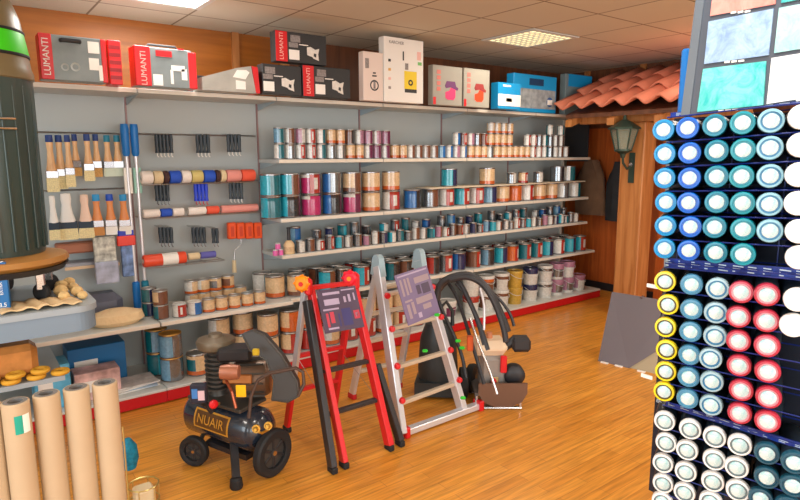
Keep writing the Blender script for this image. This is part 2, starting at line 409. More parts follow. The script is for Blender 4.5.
# --- third shelf: large cans, two layers
R3, H3 = .0825, .178
low = [(271, 'C', 'T'), (288, 'C', 'K'), (311, 'P', 'P'), (332, 'B', 'K'), (352, 'P', 'V'), (371, 'E', 'E'), (391, 'W', 'R'), (412, 'B', 'K'), (430, 'G', 'M'), (446, 'W', 'R'), (461.5, 'C', 'R'),
       (476, 'W', 'R'), (489, 'L', 'N'), (501.5, 'E', 'E'), (514, 'O', 'O'), (526, 'W', 'R'), (538, 'E', 'E'), (550, 'E', 'E'), (561.5, 'W', 'G'), (573, 'W', 'T')]
top = [(271, 'C', 'T'), (288, 'C', 'M'), (311, 'P', 'R'), (332, 'B', 'G'), (352, 'E', 'M'), (371, 'E', 'E'), (391, 'E', 'E'), (449, 'C', 'N'), (487, 'E', 'E'),
       (557, 'G', 'K'), (568, 'W', 'T')]
xs = []; last = -9
for u, a, b in low:
    x = max(xpx(u, 205, 4.37), last+.168); last = x; xs.append((u, x)); can(x, 4.37, Z3, a, b, R3, H3, 'can', ('third shelf', 'bottom layer'))
bx0 = xpx(427, 190, 4.37); 
for u, a, b in top:
    x = min(xs, key=lambda q: abs(q[0]-u))[1] if u < 400 else xpx(u, 178, 4.37)
    if u > 560: x = max(x, xpx(557, 178, 4.37)+.17)
    can(x, 4.37, Z3+H3+.0008+(.0125 if u > 400 else 0), a, b, R3, H3-.004, 'can', ('third shelf', 'upper layer'))
tag(MB().box((bx0-.04, 4.28, Z3+H3+.001), (5.98, 4.5, Z3+H3+.013), mat('pale_board', (214, 200, 176), .5)).build('shelf_board'),
    'thin pale board laid across the lower cans of the third shelf', 'board')
for u, a, b in [(511, 'G', 'W'), (523, 'E', 'R'), (538, 'G', 'W')]:
    can(xpx(u, 180, 4.34), 4.34, Z3+H3+.0138, a, b, .055, .12, 'tin', ('third shelf', 'upper layer'))
# --- fourth shelf
cyc = ['GW', 'GM', 'WR', 'GR', 'CG', 'WG', 'GM', 'HG', 'WM', 'GN', 'CW', 'GT', 'GG', 'WM', 'WG', 'TC', 'HM', 'WR', 'GM', 'MR', 'WG', 'NG', 'GR', 'LN', 'CC', 'WM']
x = xpx(300, 245, 4.33); i = 0
while x < 5.93:
    h = [.1, .11, .09, .12, .105][i % 5]; can(x, 4.325, Z4, cyc[i % 26][0], cyc[i % 26][1], .039, h, 'tin', ('fourth shelf', 'front row')); x += .0935; i += 1
x = xpx(296, 230, 4.45); i = 0
while x < 5.9:
    k = ['LB', 'GM', 'NG', 'TC', 'GG', 'KG', 'CW', 'GR', 'TG', 'WG', 'BN', 'GK'][i % 12]
    can(x, 4.46, Z4, k[0], k[1], .044, [.2, .16, .17, .19][i % 4], 'tin', ('fourth shelf', 'back row')); x += .128 if i % 5 else .2; i += 1
# --- fifth shelf, right: large cans
k5 = [(296, 'E', 'M'), (327, 'C', 'M'), (343, 'G', 'K'), (361, 'C', 'R'), (377, 'G', 'M'), (392, 'T', 'K'), (405, 'M', 'K'), (419, 'R', 'M'), (432, 'R', 'K'), (445, 'G', 'R'), (458, 'B', 'N'), (473, 'M', 'R'), (487, 'L', 'K'), (500, 'C', 'N'), (511, 'O', 'R'), (523.5, 'T', 'R'), (535, 'T', 'R'),
      (546, 'C', 'N'), (557, 'W', 'R'), (568, 'C', 'N'), (578, 'C', 'R')]
last = 0
for u, a, b in k5:
    x = max(xpx(u, 275, 4.25), last+.152); last = x
    can(x, 4.25, Z5, a, b, .075, .175, 'can', ('fifth shelf', 'front row'))
for i in range(20):
    k = ['GK', 'MK', 'GN', 'RK', 'GM'][i % 5]; can(2.25+.186*i, 4.43, Z5, k[0], k[1], .075, .175, 'can', ('fifth shelf', 'back row'))
# --- fifth shelf, left
for u, a, b, r, h, y in [(178.5, 'W', 'R', .05, .095, 4.17), (194, 'W', 'B', .05, .095, 4.17), (208, 'E', 'E', .045, .1, 4.17), (221, 'E', 'E', .045, .1, 4.17), (234, 'E', 'E', .045, .1, 4.17), (247, 'E', 'E', .045, .1, 4.17), (259.5, 'E', 'E', .045, .1, 4.17)]:
    can(xpx(u, 295, y), y, Z5, a, b, r, h, 'whitelid' if r == .05 else 'tin', ('fifth shelf', 'front row'))
for u, dz in ((160, 0), (160, .1008), (149, 0), (149, .1008)):
    y = 4.2 if u == 160 else 4.33
    can(xpx(u, 295, y), y, Z5+dz, 'E' if u == 160 and dz else 'T', 'M' if u == 160 else 'N', .052, .1, 'tin', ('fifth shelf', 'stack at left end'))
can(xpx(275, 285, 4.3), 4.3, Z5, 'E', 'E', .078, .178, 'can', ('fifth shelf', 'gap between hooks and ladder'))
can(xpx(262, 280, 4.48), 4.48, Z5, 'W', 'T', .078, .178, 'can', ('fifth shelf', 'gap between hooks and ladder'))
for u, y, dz, k in [(191, 4.4, 0, 'WE'), (191, 4.4, .1008, 'WE'), (203, 4.4, 0, 'EE'), (203, 4.4, .1008, 'WE'), (215, 4.4, 0, 'EE'), (215, 4.4, .1008, 'GE'), (228, 4.42, 0, 'EE'), (228, 4.42, .1008, 'ME'), (240, 4.42, 0, 'EE')]:
    can(xpx(u, 285, y), y, Z5+dz, k[0], k[1], .05, .1, 'tin', ('fifth shelf', 'row behind small cream tins'))
# --- base shelf
RB, HB = .082, .178
def stack(u, y, ks, r=RB, h=HB, kind='can', where='stack'):
    x = xpx(u, 350 if u < 250 else 320, y)
    for i, k in enumerate(ks): can(x, y, ZK+i*(h+.0008), k[0], k[1], r, h, kind, ('base shelf', 'bottom' if i == 0 else 'top'))
    return x
stack(171, 4.2, ['LG', 'LG'], .078, .17, 'gold'); stack(157, 4.38, ['TC', 'TL'], .078, .17, 'gold')
stack(197, 4.2, ['TE'], .08, .16); stack(220, 4.35, ['EE', 'WE'])
stack(244, 4.4, ['EE', 'EE'])
last = 0
for i, u in enumerate([268, 290, 309, 330, 349, 367, 384, 400, 415, 429]):
    x = max(xpx(u, 330, 4.22), last+.168); last = x
    kk = ['WE', 'EE'] if i % 3 == 0 else ['ER', 'EO'] if i % 3 == 1 else ['RR', 'EE']
    for j, k in enumerate(kk): can(x, 4.22, ZK+j*(HB+.0008), k[0], k[1], RB, HB, 'can', ('base shelf', 'bottom' if j == 0 else 'top'))
for u, ks in [(448, ['WV']), (471, ['RW', 'WW']), (486, ['MW', 'OM']), (501, ['MW', 'MW']), (514.5, ['YY', 'YY']), (530, ['NW', 'NW']), (544.5, ['GW', 'GW']), (556, ['HG', 'HG']), (566.5, ['HG', 'HW']), (577.5, ['HW'])]:
    x = max(xpx(u, 285, 4.2), last+.19); last = x
    for j, k in enumerate(ks): can(x, 4.2, ZK+j*.1808, k[0], k[1], .088, .18, 'bucket', ('base shelf', 'bottom' if j == 0 else 'top'))
# labels for every can
SH = {'second shelf': 'second shelf down', 'third shelf': 'third shelf down', 'fourth shelf': 'fourth shelf down', 'fifth shelf': 'fifth shelf down', 'base shelf': 'lowest red-fronted shelf'}
cls = {}
for c in CANS:
    o, x, a, b, kind, r, wh = c
    noun = 'bucket' if kind == 'bucket' else 'can' if r > .06 else 'tin'
    colr = PALN[a] if a == b else PALN[a]+' and '+PALN[b]  # leading white on second-shelf tins names the painted highlight half
    if kind == 'gold': colr += ' gold-lidded'
    cls.setdefault((noun, colr, wh), []).append(c)
for (noun, colr, wh), L in cls.items():
    L.sort(key=lambda c: c[1]); N = len(L)
    for i, c in enumerate(L):
        lay = wh[1]
        loc = {'bottom': 'lower layer', 'top': 'stacked on top'}.get(lay, lay)
        pre = 'only ' if N == 1 else (('leftmost ' if i == 0 else 'rightmost ' if i == N-1 else ORD[i]+' from left ') if i < 20 else '')
        tail = '' if N == 1 else ''
        tag(c[0], f"{pre}{colr} paint {noun}, {loc}, {SH[wh[0]]}", 'paint '+noun, {'can': 'paint cans', 'tin': 'small paint tins', 'bucket': 'paint buckets'}[noun]+' on the '+wh[0])

# pink jars and dark-necked bottle on fourth shelf
for i, (u, dz) in enumerate([(275, 0), (280, 0), (277.5, .05)]):
    p = xpx(u, 245, 4.31); t = tag(MB().lathe([(0, 0), (.021, 0), (.021, .038), (.018, .042)], mat('pink_glitter', (232, 110, 180), .3, var=.3, scale=200), 12).build('glitter_jar'),
        ['pink glitter jar, left of two beside the dark-necked bottle', 'pink glitter jar, right of two beside the dark-necked bottle', 'pink glitter jar stacked on two others by the dark-necked bottle'][i], 'jar', 'pink glitter jars')
    t.location = (p+(0.004*i if i < 2 else .002), 4.31, Z4+dz+.0004)
    MB().lathe([(.021, .042), (.022, .042), (.022, .049), (0, .049)], paint('W'), 12).build('cap', t)
t = thing('bottle', 'cream bottle with a long dark neck on fourth shelf from top', 'bottle', (xpx(289, 245, 4.33), 4.33, Z4))
MB().lathe([(0, 0), (.042, 0), (.044, .006), (.044, .075), (.03, .1), (.016, .11)], mat('cream_bottle', (226, 196, 150), .4), 20).build('body', t)
MB().lathe([(.016, .11), (.014, .12), (.013, .2), (.016, .2), (.016, .215), (0, .215)], dark, 14).build('neck', t)
MB().lathe([(.0445, .02), (.0445, .06)], paint('E'), 20).build('paper_label', t)

# ------------------------------------------------------------------ boxes on the top shelf
def card(name, label, u0, u1, vt, y, depth, cat, body, z=ZT, grp=None, dx=0):
    p0 = at(u0, vt, y=y); p1 = at(u1, vt, y=y); zt = at((u0+u1)/2, vt, y=y).z
    w = p1.x-p0.x; h = zt-z-.001
    t = thing(name, label, cat, (p0.x+dx, y, z+.001), 0, grp)
    MB().box((0, 0, 0), (w, depth, h), body, bev=.004).build('body', t)
    return t, w, h
def patch(t, name, x0, x1, z0, z1, m, d=.002, y=0): return MB().box((x0, y-d, z0), (x1, y+.0005, z1), m).build(name, t)
greycase = mat('grey_case', (126, 136, 138), .35, var=.12, scale=9); whitel = mat('white_label', (246, 244, 238), .4)
t, w, h = card('tool_case', 'grey tool case with red end bands at far left of top shelf', 38, 103, 36, 4.1, .12, 'tool case', greycase, grp='tool cases on the top shelf')
MB().box((-.002, -.004, .002), (.065, .121, h+.002), redp, bev=.004).build('red_band', t); MB().box((w-.02, -.003, .002), (w+.01, .121, h), redp, bev=.004).build('red_band', t)
text_mesh('LUMANTI', .05, white, 'lettering', t, (.032, -.0055, h*.5), (0, 0, 1), (-1, 0, 0))
patch(t, 'white_sticker', w*.74, w*.92, h*.66, h*.92, whitel); patch(t, 'white_sticker', w*.74, w*.9, h*.28, h*.55, whitel); patch(t, 'white_sticker', w*.89, w*.95, h*.05, h*.4, whitel)
MB().tube([(w*.33, -.001, h-.03), (w*.33, -.02, h-.03), (w*.62, -.02, h-.03), (w*.62, -.001, h-.03)], .012, dark, 8).build('handle', t)
mm = MB()
for k, (cx, cz, rr) in enumerate([(w*.36, h*.3, .022), (w*.52, h*.32, .026)]): mm.lathe([(rr*.6, 0), (rr, .003), (rr, 0)], mat('case_emboss', (166, 172, 172), .4), 18, tr(cx, -.0005, cz) @ rot('X', PI/2))
mm.build('embossing', t)
t, w, h = card('tool_case', 'narrow red-sided tool case behind the leftmost grey case', 107, 120, 40, 4.14, .14, 'tool case', redp, grp='tool cases on the top shelf')
for i in range(5): patch(t, 'rib', .004, w-.004, h*(.12+.17*i), h*(.2+.17*i), mat('dark_red', (150, 16, 28), .4))
t, w, h = card('tool_case', 'grey tool case with wide red left band and black carry handle', 134, 191, 48, 4.12, .14, 'tool case', greycase, grp='tool cases on the top shelf')
MB().box((-.003, -.004, .002), (.095, .141, h+.002), redp, bev=.004).build('red_band', t); MB().box((w-.025, -.003, .002), (w+.03, .141, h-.01), redp, bev=.004).build('red_band', t)
text_mesh('LUMANTI', .05, mat('pale_pink', (240, 190, 180), .5), 'lettering', t, (.05, -.0055, h*.45), (0, 0, 1), (-1, 0, 0))
MB().tube([(.08, .05, h-.004), (.1, .05, h+.022), (w-.09, .05, h+.022), (w-.07, .05, h-.004)], .007, dark, 8).build('handle', t)
patch(t, 'red_latch', .13, .23, h*.78, h*.93, redp, .006); patch(t, 'red_latch', w-.09, w-.05, h*.99, h*1.03, redp, .006)
patch(t, 'white_sticker', .105, .165, h*.04, h*.32, whitel); patch(t, 'white_sticker', w*.62, w*.86, h*.44, h*.58, whitel); patch(t, 'white_sticker', w*.8, w*.9, h*.22, h*.5, whitel); patch(t, 'white_sticker', w*.6, w*.65, h*.1, h*.46, whitel)
# wedge shaped silver case
p0 = at(203, 92, y=4.12); p1 = at(260, 92, y=4.12); w = p1.x-p0.x
t = thing('tool_case', 'silver wedge-shaped tool case sloping down left with white stickers', 'tool case', (p0.x, 4.12, ZT+.001), 0, 'tool cases on the top shelf')
TT = Matrix(((1, 0, 0, 0), (0, 0, 1, 0), (0, 1, 0, 0), (0, 0, 0, 1)))
MB().prism([(0, 0), (w-.03, 0), (w-.06, .185), (w*.6, .165), (0, .085)], 0, .2, mat('silver_case', (168, 166, 158), .35, var=.15, scale=7), TT).build('body', t)
MB().prism([(w-.03, 0), (w, 0), (w-.012, .18), (w-.055, .185)], -.003, .2, redp, TT).build('red_band', t)
MB().prism([(w*.52, .1), (w*.74, .09), (w*.82, .14), (w*.76, .155), (w*.6, .15)], -.003, 0, whitel, TT).build('white_sticker', t)
MB().prism([(w*.57, .02), (w*.74, .02), (w*.74, .075), (w*.57, .08)], -.003, 0, whitel, TT).build('white_sticker', t)
tag(MB().box((0, 0, 0), (.12, .14, .13), mat('near_black_card', (42, 40, 42), .6), bev=.003).build('cardboard_box'), 'plain black box on top shelf between the red-banded and wedge-shaped cases', 'box').location = (1.26+.17, 4.40, ZT+.001)
# black printed cartons
blackc = mat('black_card', (46, 48, 50), .5); photo = mat('printed_white_tool', (226, 222, 214), .5, var=.12, scale=30); greyt = mat('printed_grey', (140, 134, 132), .5, var=.3, scale=60)
def black_carton(label, u0, u1, vt, z, y, band):
    t, w, h = card('carton', label, u0, u1, vt, y, .09, 'carton', blackc, z=z, grp='black cartons with red bands')
    x = 0
    if band:
        patch(t, 'red_band', 0.002, w*.22, .003, h-.003, redp, .003)
        text_mesh('LUMANTI', .045, mat('pale_pink', (240, 190, 180), .5), 'lettering', t, (w*.11, -.004, h*.5), (0, 0, 1), (-1, 0, 0)); x = w*.24
    patch(t, 'white_label', x+.005, x+.09, h*.1, h*.42, whitel)
    patch(t, 'printed_text', x+.005, x+.08, h*.5, h*.66, greyt); patch(t, 'printed_text', x+.02, x+.1, h*.68, h*.9, greyt)
    q = x+(w-x)*.48
    MB().prism([(q, h*.3), (q+.045, h*.25), (q+.055, h*.2), (q+.1, h*.14), (q+.095, h*.36), (q+.105, h*.55), (q+.07, h*.5), (q+.03, h*.58), (q, h*.55)], -.002, 0, photo, TT).build('printed_picture', t)
    MB().prism([(q+.055, h*.28), (q+.075, h*.24), (q+.078, h*.36), (q+.058, h*.38)], -.003, -.002, blackc, TT).build('printed_detail', t)
    patch(t, 'printed_line', x+.09, q+.01, h*.6, h*.63, whitel)
black_carton('lower black carton wedged between silver case and red-banded carton', 262, 301, 65, ZT, 4.12, False)
black_carton('lower right black carton with red band and printed white tool', 302.5, 350, 67, ZT, 4.12, True)
zc = at(325, 66, y=4.12).z+.002
black_carton('black carton with red band stacked on the two lower black cartons', 275, 326, 33, max(zc, at(281, 65, y=4.12).z+.002), 4.13, True)
# white cartons
pinkw = mat('printed_warm_white', (232, 216, 206), .5)
t, w, h = card('carton', 'small white carton with line drawing of a lamp beside tall one', 363, 383, 52, 4.13, .07, 'carton', pinkw, grp='white cartons')
patch(t, 'printed_text', w*.1, w*.28, h*.66, h*.86, greyt)
mm = MB()
mm.lathe([(.032, 0), (.038, .002), (.044, 0)], blackc, 20, tr(w*.55, -.0005, h*.32) @ rot('X', PI/2))
mm.box((w*.44, -.002, h*.5), (w*.66, 0, h*.53), blackc).box((w*.48, -.002, h*.56), (w*.62, 0, h*.59), blackc).box((w*.5, -.002, h*.25), (w*.6, 0, h*.4), greyt); mm.build('printed_picture', t)
t, w, h = card('carton', 'tall white carton with printed yellow pressure cleaner', 384, 423.5, 38.5, 4.12, .08, 'carton', white, grp='white cartons')
q0, q1, r0, r1 = w*.5, w*.82, h*.22, h*.5
patch(t, 'printed_machine', q0, q1, r0, r1, mat('printed_yellow', (240, 210, 40), .45)); patch(t, 'printed_base', q0+.005, q1, r0-.03, r0, blackc)
mm = MB().lathe([(.012, 0), (.02, .003), (.026, 0)], blackc, 16, tr((q0+q1)/2, -.002, (r0+r1)/2-.02) @ rot('X', PI/2)); mm.build('printed_ring', t)
patch(t, 'printed_lance', w*.46, w*.49, h*.66, h*.8, blackc); patch(t, 'printed_hose', w*.52, w*.6, h*.52, h*.62, greyt)
patch(t, 'printed_tag', w*.85, w*.95, h*.61, h*.66, mat('printed_green', (120, 190, 110), .5)); patch(t, 'printed_tag', w*.83, w*.93, h*.69, h*.82, mat('pale_pink', (240, 190, 180), .5))
for i in range(4): patch(t, 'printed_icon', w*.1, w*.16, h*(.2+.14*i), h*(.24+.14*i), [greyt, mat('pale_pink', (240, 190, 180), .5), mat('printed_amber', (226, 176, 90), .5), blackc][i])
text_mesh('KARCHER', .035, greyt, 'lettering', t, (w*.3, -.003, h*.92), (1, 0, 0), (0, 0, 1))
for j, (u0, u1, vt, pc, dc, lab) in enumerate([(433, 462.5, 66, (240, 60, 120), (110, 50, 110), 'grey carton with printed pink spray gun, left of the pair'), (464, 490, 69, (240, 70, 30), (150, 50, 50), 'grey carton with printed orange spray gun, right of the pair')]):
    t, w, h = card('carton', lab, u0, u1, vt, 4.13, .07, 'carton', mat('grey_white_card', (160, 156, 146), .5, var=.1, scale=4), grp='grey spray gun cartons')
    pm = mat('printed_pink%d' % j, pc, .5); dm = mat('printed_shade%d' % j, dc, .5)
    MB().prism([(w*.42, h*.2), (w*.5, h*.15), (w*.7, h*.15), (w*.76, h*.22), (w*.76, h*.42), (w*.6, h*.46), (w*.55, h*.38), (w*.42, h*.34)], -.002, 0, pm, TT).build('printed_cup', t)
    MB().prism([(w*.4, h*.5), (w*.46, h*.62), (w*.74, h*.62), (w*.78, h*.5), (w*.86, h*.46), (w*.84, h*.4), (w*.7, h*.43), (w*.6, h*.47), (w*.44, h*.44)], -.0025, 0, dm, TT).build('printed_gun', t)
    patch(t, 'red_strip', .004, w*.1, .004, h*.2, redp); 
    for i in range(4): patch(t, 'printed_text', w*.13, w*.25, h*(.36+.14*i), h*(.46+.14*i), mat('printed_salmon', (214, 120, 110), .5))
# blue boxes
cyanbox = mat('cyan_card', (20, 150, 214), .4)
t, w, h = card('carton', 'small blue-topped white carton left of the blue handled case', 498.5, 521, 83, 4.11, .1, 'carton', cyanbox, grp='blue and white cartons')
patch(t, 'white_front', .0, w, h*.12, h*.56, whitel); patch(t, 'printed_picture', w*.35, w*.6, h*.28, h*.42, greyt); patch(t, 'printed_mark', w*.2, w*.55, h*.85, h*.92, white)
t, w, h = card('tool_case', 'blue and grey carry case with handle slot on top shelf', 514, 557, 75, 4.24, .1, 'tool case', cyanbox, grp='blue and white cartons')
patch(t, 'grey_front', w*.12, w*.98, h*.1, h*.62, mat('case_print', (150, 160, 166), .5, var=.35, scale=14)); patch(t, 'handle_slot', w*.35, w*.68, h*.72, h*.9, mat('slot_navy', (20, 60, 100), .5), .003)
MB().lathe([(0, .004), (.05, .003), (.05, 0)], mat('printed_blue', (40, 90, 150), .5), 18, tr(w*.84, -.001, h*.3) @ rot('X', PI/2)).build('printed_disc', t); patch(t, 'printed_mark', w*.78, w*.9, h*.22, h*.36, whitel, .006)
t, w, h = card('carton', 'blue and grey carton partly hidden behind the clay tile roof', 566, 592, 75, 4.3, .08, 'carton', mat('carton_greyblue', (120, 140, 146), .5), grp='blue and white cartons')
patch(t, 'blue_top', w*.1, w, h*.7, h, cyanbox); MB().lathe([(.02, .003), (.04, .002), (.042, 0)], white, 16, tr(w*.6, -.001, h*.48) @ rot('X', PI/2)).build('printed_disc', t)

# ------------------------------------------------------------------ hooks and hanging tools (left bays)
handle_wood = mat_wood('brush handle wood', (214, 160, 106), (240, 200, 150), (20, 20, 3), .4)
bristle = mat('pale_bristle', (236, 222, 170), .8, var=.15, scale=120, bump=.4); bristled = mat('tan_bristle', (206, 160, 96), .8, var=.2, scale=120)
wire = mat('wire_zinc', (170, 170, 172), .3, .9)
def hookrail(x0, x1, z, label):
    tag(MB().tube([(x0, DB-.02, z), (x1, DB-.02, z)], .006, wire, 6).build('hook_rail'), label, 'rail', 'wire hook rails')
def brush(x, z, L, w, hc, bc, cap, label, y=4.52, grp='hanging paint brushes', bl=None):
    """flat brush hanging bristles down from a hook"""
    t = thing('paint_brush', label, 'paint brush', (x, y, z), random.uniform(-.25, .25), grp)
    hl = L*.62; T0 = Matrix.Diagonal((1, .45, 1, 1))
    w *= 1.15
    MB().lathe([(0, 0), (w*.25, -.004), (w*.28, -.04), (w*.24, -hl*.4), (w*.31, -hl*.7), (w*.42, -hl*.94), (w*.42, -hl)], handle_wood if hc is None else hc, 14, T0).build('handle', t)
    if cap: MB().lathe([(0, .014), (w*.29, .012), (w*.31, -.03), (w*.27, -.034)], cap, 14, T0).build('hanging_loop', t)
    MB().box((-w/2, -.012, -hl-.045), (w/2, .012, -hl+.003), steel if bl is None else bl, bev=.003).build('ferrule', t)
    MB().prism([(-w*.48, -hl-.043), (w*.48, -hl-.043), (w*.52, -L*.97), (w*.45, -L), (-w*.45, -L), (-w*.52, -L*.97)], -.01, .01, bc, Matrix(((1, 0, 0, 0), (0, 0, 1, 0), (0, 1, 0, 0), (0, 0, 0, 1)))).build('bristles', t)
    MB().tube([(0, .01, -.03), (0, 4.64-y, -.025)], .003, wire, 5).build('hook', t)
cn = mat('navy_loop', (20, 60, 130), .5); ct = mat('teal_loop', (20, 130, 160), .5)
B1 = [(48, 137, 192, .062, None, cn, 'first'), (58, 137, 189, .058, None, cn, 'second'), (66, 137, 187, .05, None, cn, 'third'), (74, 136, 176, .05, None, cn, 'fourth'),
      (85.5, 136, 181, .055, None, cn, 'fifth'), (95, 136, 177, .05, None, cn, 'sixth')]
for i, (u, v0, v1, w, hc, cap, o) in enumerate(B1):
    p = at(u, v0, y=4.5); q = at(u, v1, y=4.5)
    brush(p.x, p.z, p.z-q.z, w, hc, bristle if i in (0, 1, 2, 4) else bristled, cap, f'wooden-handled flat brush, {o} from left in the upper brush row', y=4.47+.03*(i % 2))
for u, o in ((107, 'left'), (117, 'right')):
    p = at(u, 137, y=4.5)
    brush(p.x, p.z, .27, .058, None, mat('mint_bristle', (214, 230, 214), .7), ct, f'{o} of two pale brushes with round blue stickers, upper brush row')
    t = bpy.data.objects[-1]
B2 = [(51, 195, 240, .055, white, 'thin white-handled brush at left of lower brush row'), (65, 193, 240, .1, white, 'broad white-handled brush in lower brush row'), (83, 194, 238, .08, mat('blush_handle', (238, 206, 184), .4), 'broad pinkish-handled brush in lower brush row')]
for i, (u, v0, v1, w, hc, lab) in enumerate(B2):
    p = at(u, v0, y=4.48); q = at(u, v1, y=4.48); brush(p.x, p.z, p.z-q.z, w, hc, bristle, None, lab, y=4.46+.02*(i % 2), bl=mat('navy_band', (34, 52, 70), .5))
bluecap = mat('sky_cap', (30, 150, 214), .4); orangeh = mat('amber_handle', (222, 140, 76), .4)
for i, (u, c, lab) in enumerate([(95, bluecap, 'orange-handled brush with sky blue tip, leftmost of the lower row trio'), (109, mat('royal_cap', (16, 80, 196), .4), 'orange-handled brush with royal blue tip, lower brush row'), (122, bluecap, 'orange-handled brush with sky blue tip nearest the long blue poles')]):
    p = at(u, 196, y=4.48); brush(p.x, p.z, .27, .066, orangeh, [mat('amber_bristle', (200, 140, 80), .8), whitel, white][i], c, lab, y=4.46+.02*(i % 2))
    hd = bpy.data.objects[-1]
hookrail(.3, 2.02, 1.84, 'upper wire rail above the brushes and black tools'); hookrail(.3, 1.03, 1.45, 'lower wire rail above the white and orange brushes')
# long blue handled poles
for i, (u, lab) in enumerate([(125, 'long pole with blue grip hanging left of its twin'), (134.5, 'long pole with blue grip hanging right of its twin')]):
    p = at(u, 130, y=4.45); t = thing('extension_pole', lab, 'pole', (p.x, 4.47, 0), 0, 'long blue-gripped poles')
    MB().lathe([(0, 1.9), (.024, 1.9), (.028, 1.87), (.026, 1.7), (.018, 1.68)], blueplastic, 14).build('grip', t)
    MB().lathe([(.013, 1.69), (.013, .78)], alu, 12).build('shaft', t)
    MB().box((-.026, -.008, 1.42), (.026, .012, 1.60), whitel if i == 0 else mat('mint_label', (150, 205, 190), .5), bev=.003).build('paper_sleeve', t)
    MB().lathe([(.013, .79), (.026, .78), (.026, .6), (0, .5+Z5*0+.07)], blueplastic if i == 0 else ct, 14).build('tip', t)
# rows of slim black rollers / scrapers
def slim(u, vt, vb, n, cols, lab0):
    hm, tm = cols
    for k in range(n):
        p = at(u+k*3.6, vt, y=4.5); q = at(u+k*3.6, vb, y=4.5); L = p.z-q.z
        t = thing('mini_roller', f'{ORD[k] if k < n-1 or n == 1 else "rightmost"} {lab0}', 'mini roller', (p.x, 4.5, p.z), 0, 'slim tools hung on hooks')
        MB().lathe([(0, 0), (.012, -.003), (.0145, -L*.3), (.0115, -L*.8), (.015, -L)], hm, 10).build('handle', t)
        MB().tube([(0, 0, -L), (0, 0, -L-.02), (.008, -.004, -L-.03)], .0035, tm, 6).build('tip', t)
        MB().tube([(0, .0, -.004), (0, .145, -.002)], .0025, wire, 5).build('hook', t)
dk = mat('graphite_handle', (40, 52, 62), .4); ry = mat('royal_handle', (22, 62, 214), .4)
slim(156, 134, 153, 5, (dk, whitel), 'black mini roller in top left cluster, below the upper rail')
slim(197, 134, 153, 4, (dk, whitel), 'black mini roller in top middle cluster, below the upper rail')
slim(228, 134, 152, 4, (dk, whitel), 'black mini roller in top right cluster, below the upper rail')
slim(156, 181, 201, 4, (dk, steel), 'black mini roller in second row, left cluster')
slim(195, 181, 201, 4, (ry, redp), 'bright blue mini roller in second row, middle cluster')
slim(230, 180, 199, 4, (dk, whitel), 'black mini roller in second row, right cluster')
slim(160, 227, 243, 4, (dk, steel), 'black mini roller in third row, left cluster')
slim(193, 227, 243, 4, (dk, steel), 'black mini roller in third row, middle cluster')
slim(213, 228, 243, 2, (dk, steel), 'black scraper in third row, right cluster')
# roller sleeves lying on wire ledges
def ledge(z, x0, x1, lab):
    m = MB().tube([(x0, 4.39, z), (x1, 4.39, z)], .004, wire, 6).tube([(x0, 4.47, z), (x1, 4.47, z)], .004, wire, 6)
    for k in range(5):
        x = x0+(x1-x0)*k/4; m.tube([(x, 4.39, z), (x, DB-.004, z)], .003, wire, 5)
    tag(m.build('wire_ledge'), lab, 'wire ledge', 'wire ledges under the roller sleeves')
def sleeve(u0, u1, v, r, m, lab, z=None, endm=None):
    a = at(u0, v, y=4.43); b = at(u1, v, y=4.43); z = a.z if z is None else z; L = b.x-a.x-.004
    t = thing('roller_sleeve', lab, 'roller sleeve', (a.x+.002, 4.43, z), 0, 'paint roller sleeves')
    T = rot('Y', PI/2)
    MB().lathe([(r*.4, 0), (r*.9, 0), (r, .008), (r, L-.008), (r*.9, L), (r*.4, L)], m, 18, T).build('nap', t)
    MB().lathe([(r*.4, -.001), (r*.4, L+.001)], endm or paint('W'), 12, T).build('core', t)
fl_w = mat('fleece_white', (240, 232, 224), .9, bump=.5, scale=90); fl_e = mat('fleece_cream', (226, 206, 166), .9, bump=.5, scale=90); fl_r = mat('fleece_rose', (228, 150, 140), .8, bump=.4, scale=90)
zl1, zl2 = 1.53, 1.275
for args in [(140, 152, fl_w, 'white sleeve at left end of upper row'), (152.5, 162, fl_e, 'cream sleeve in upper row left of the dark one'), (162.5, 168, mat('fleece_brown', (70, 46, 46), .8), 'dark brown sleeve in upper row'), (168.5, 180, mat('fleece_blue', (36, 84, 196), .7), 'blue sleeve in left of upper row'),
             (180.5, 190, fl_w, 'white sleeve in upper row right of blue'), (190.5, 202, mat('fleece_olive', (206, 190, 120), .8), 'olive yellow sleeve in upper row'), (202.5, 214, mat('fleece_blue', (36, 84, 196), .7), 'blue sleeve in middle of upper row'), (214.5, 219, mat('fleece_brown', (70, 46, 46), .8), 'narrow dark sleeve in upper row'),
             (219.5, 225, fl_e, 'cream sleeve in upper row beside the rose one'), (225.5, 240, fl_r, 'rose pink sleeve in upper row'), (240.5, 254, mat('fleece_coral', (234, 92, 66), .8), 'coral red sleeve at right end of upper row')]:
    sleeve(args[0], args[1], 172, .046, args[2], args[3], z=zl1)
for args in [(143, 160, fl_w, 'white sleeve at left end of lower row'), (160.5, 172, mat('fleece_blue', (36, 84, 196), .7), 'blue striped sleeve in lower row'), (172.5, 184, fl_w, 'white sleeve in lower row right of blue'), (188, 206, fl_w, 'white sleeve in middle of lower row'), (206.5, 219, mat('fleece_coral', (234, 92, 66), .8), 'coral sleeve in lower row'), (221, 258, fl_r, 'long rose sleeve at right end of lower row')]:
    sleeve(args[0], args[1], 217, .03, args[2], args[3], z=zl2)
ledge(zl1-.051, 1.06, 2.0, 'wire ledge under the upper row of sleeves'); ledge(zl2-.035, 1.06, 2.02, 'wire ledge under the lower row of sleeves')
zl3 = .985-.05
sleeve(143, 186, 264, .045, mat('coral_film', (238, 84, 52), .35), 'long coral wrapped roller sleeve above the cream tins', z=zl3)
o = bpy.data.objects['roller_sleeve']
aa = at(162, 264, y=4.43).x
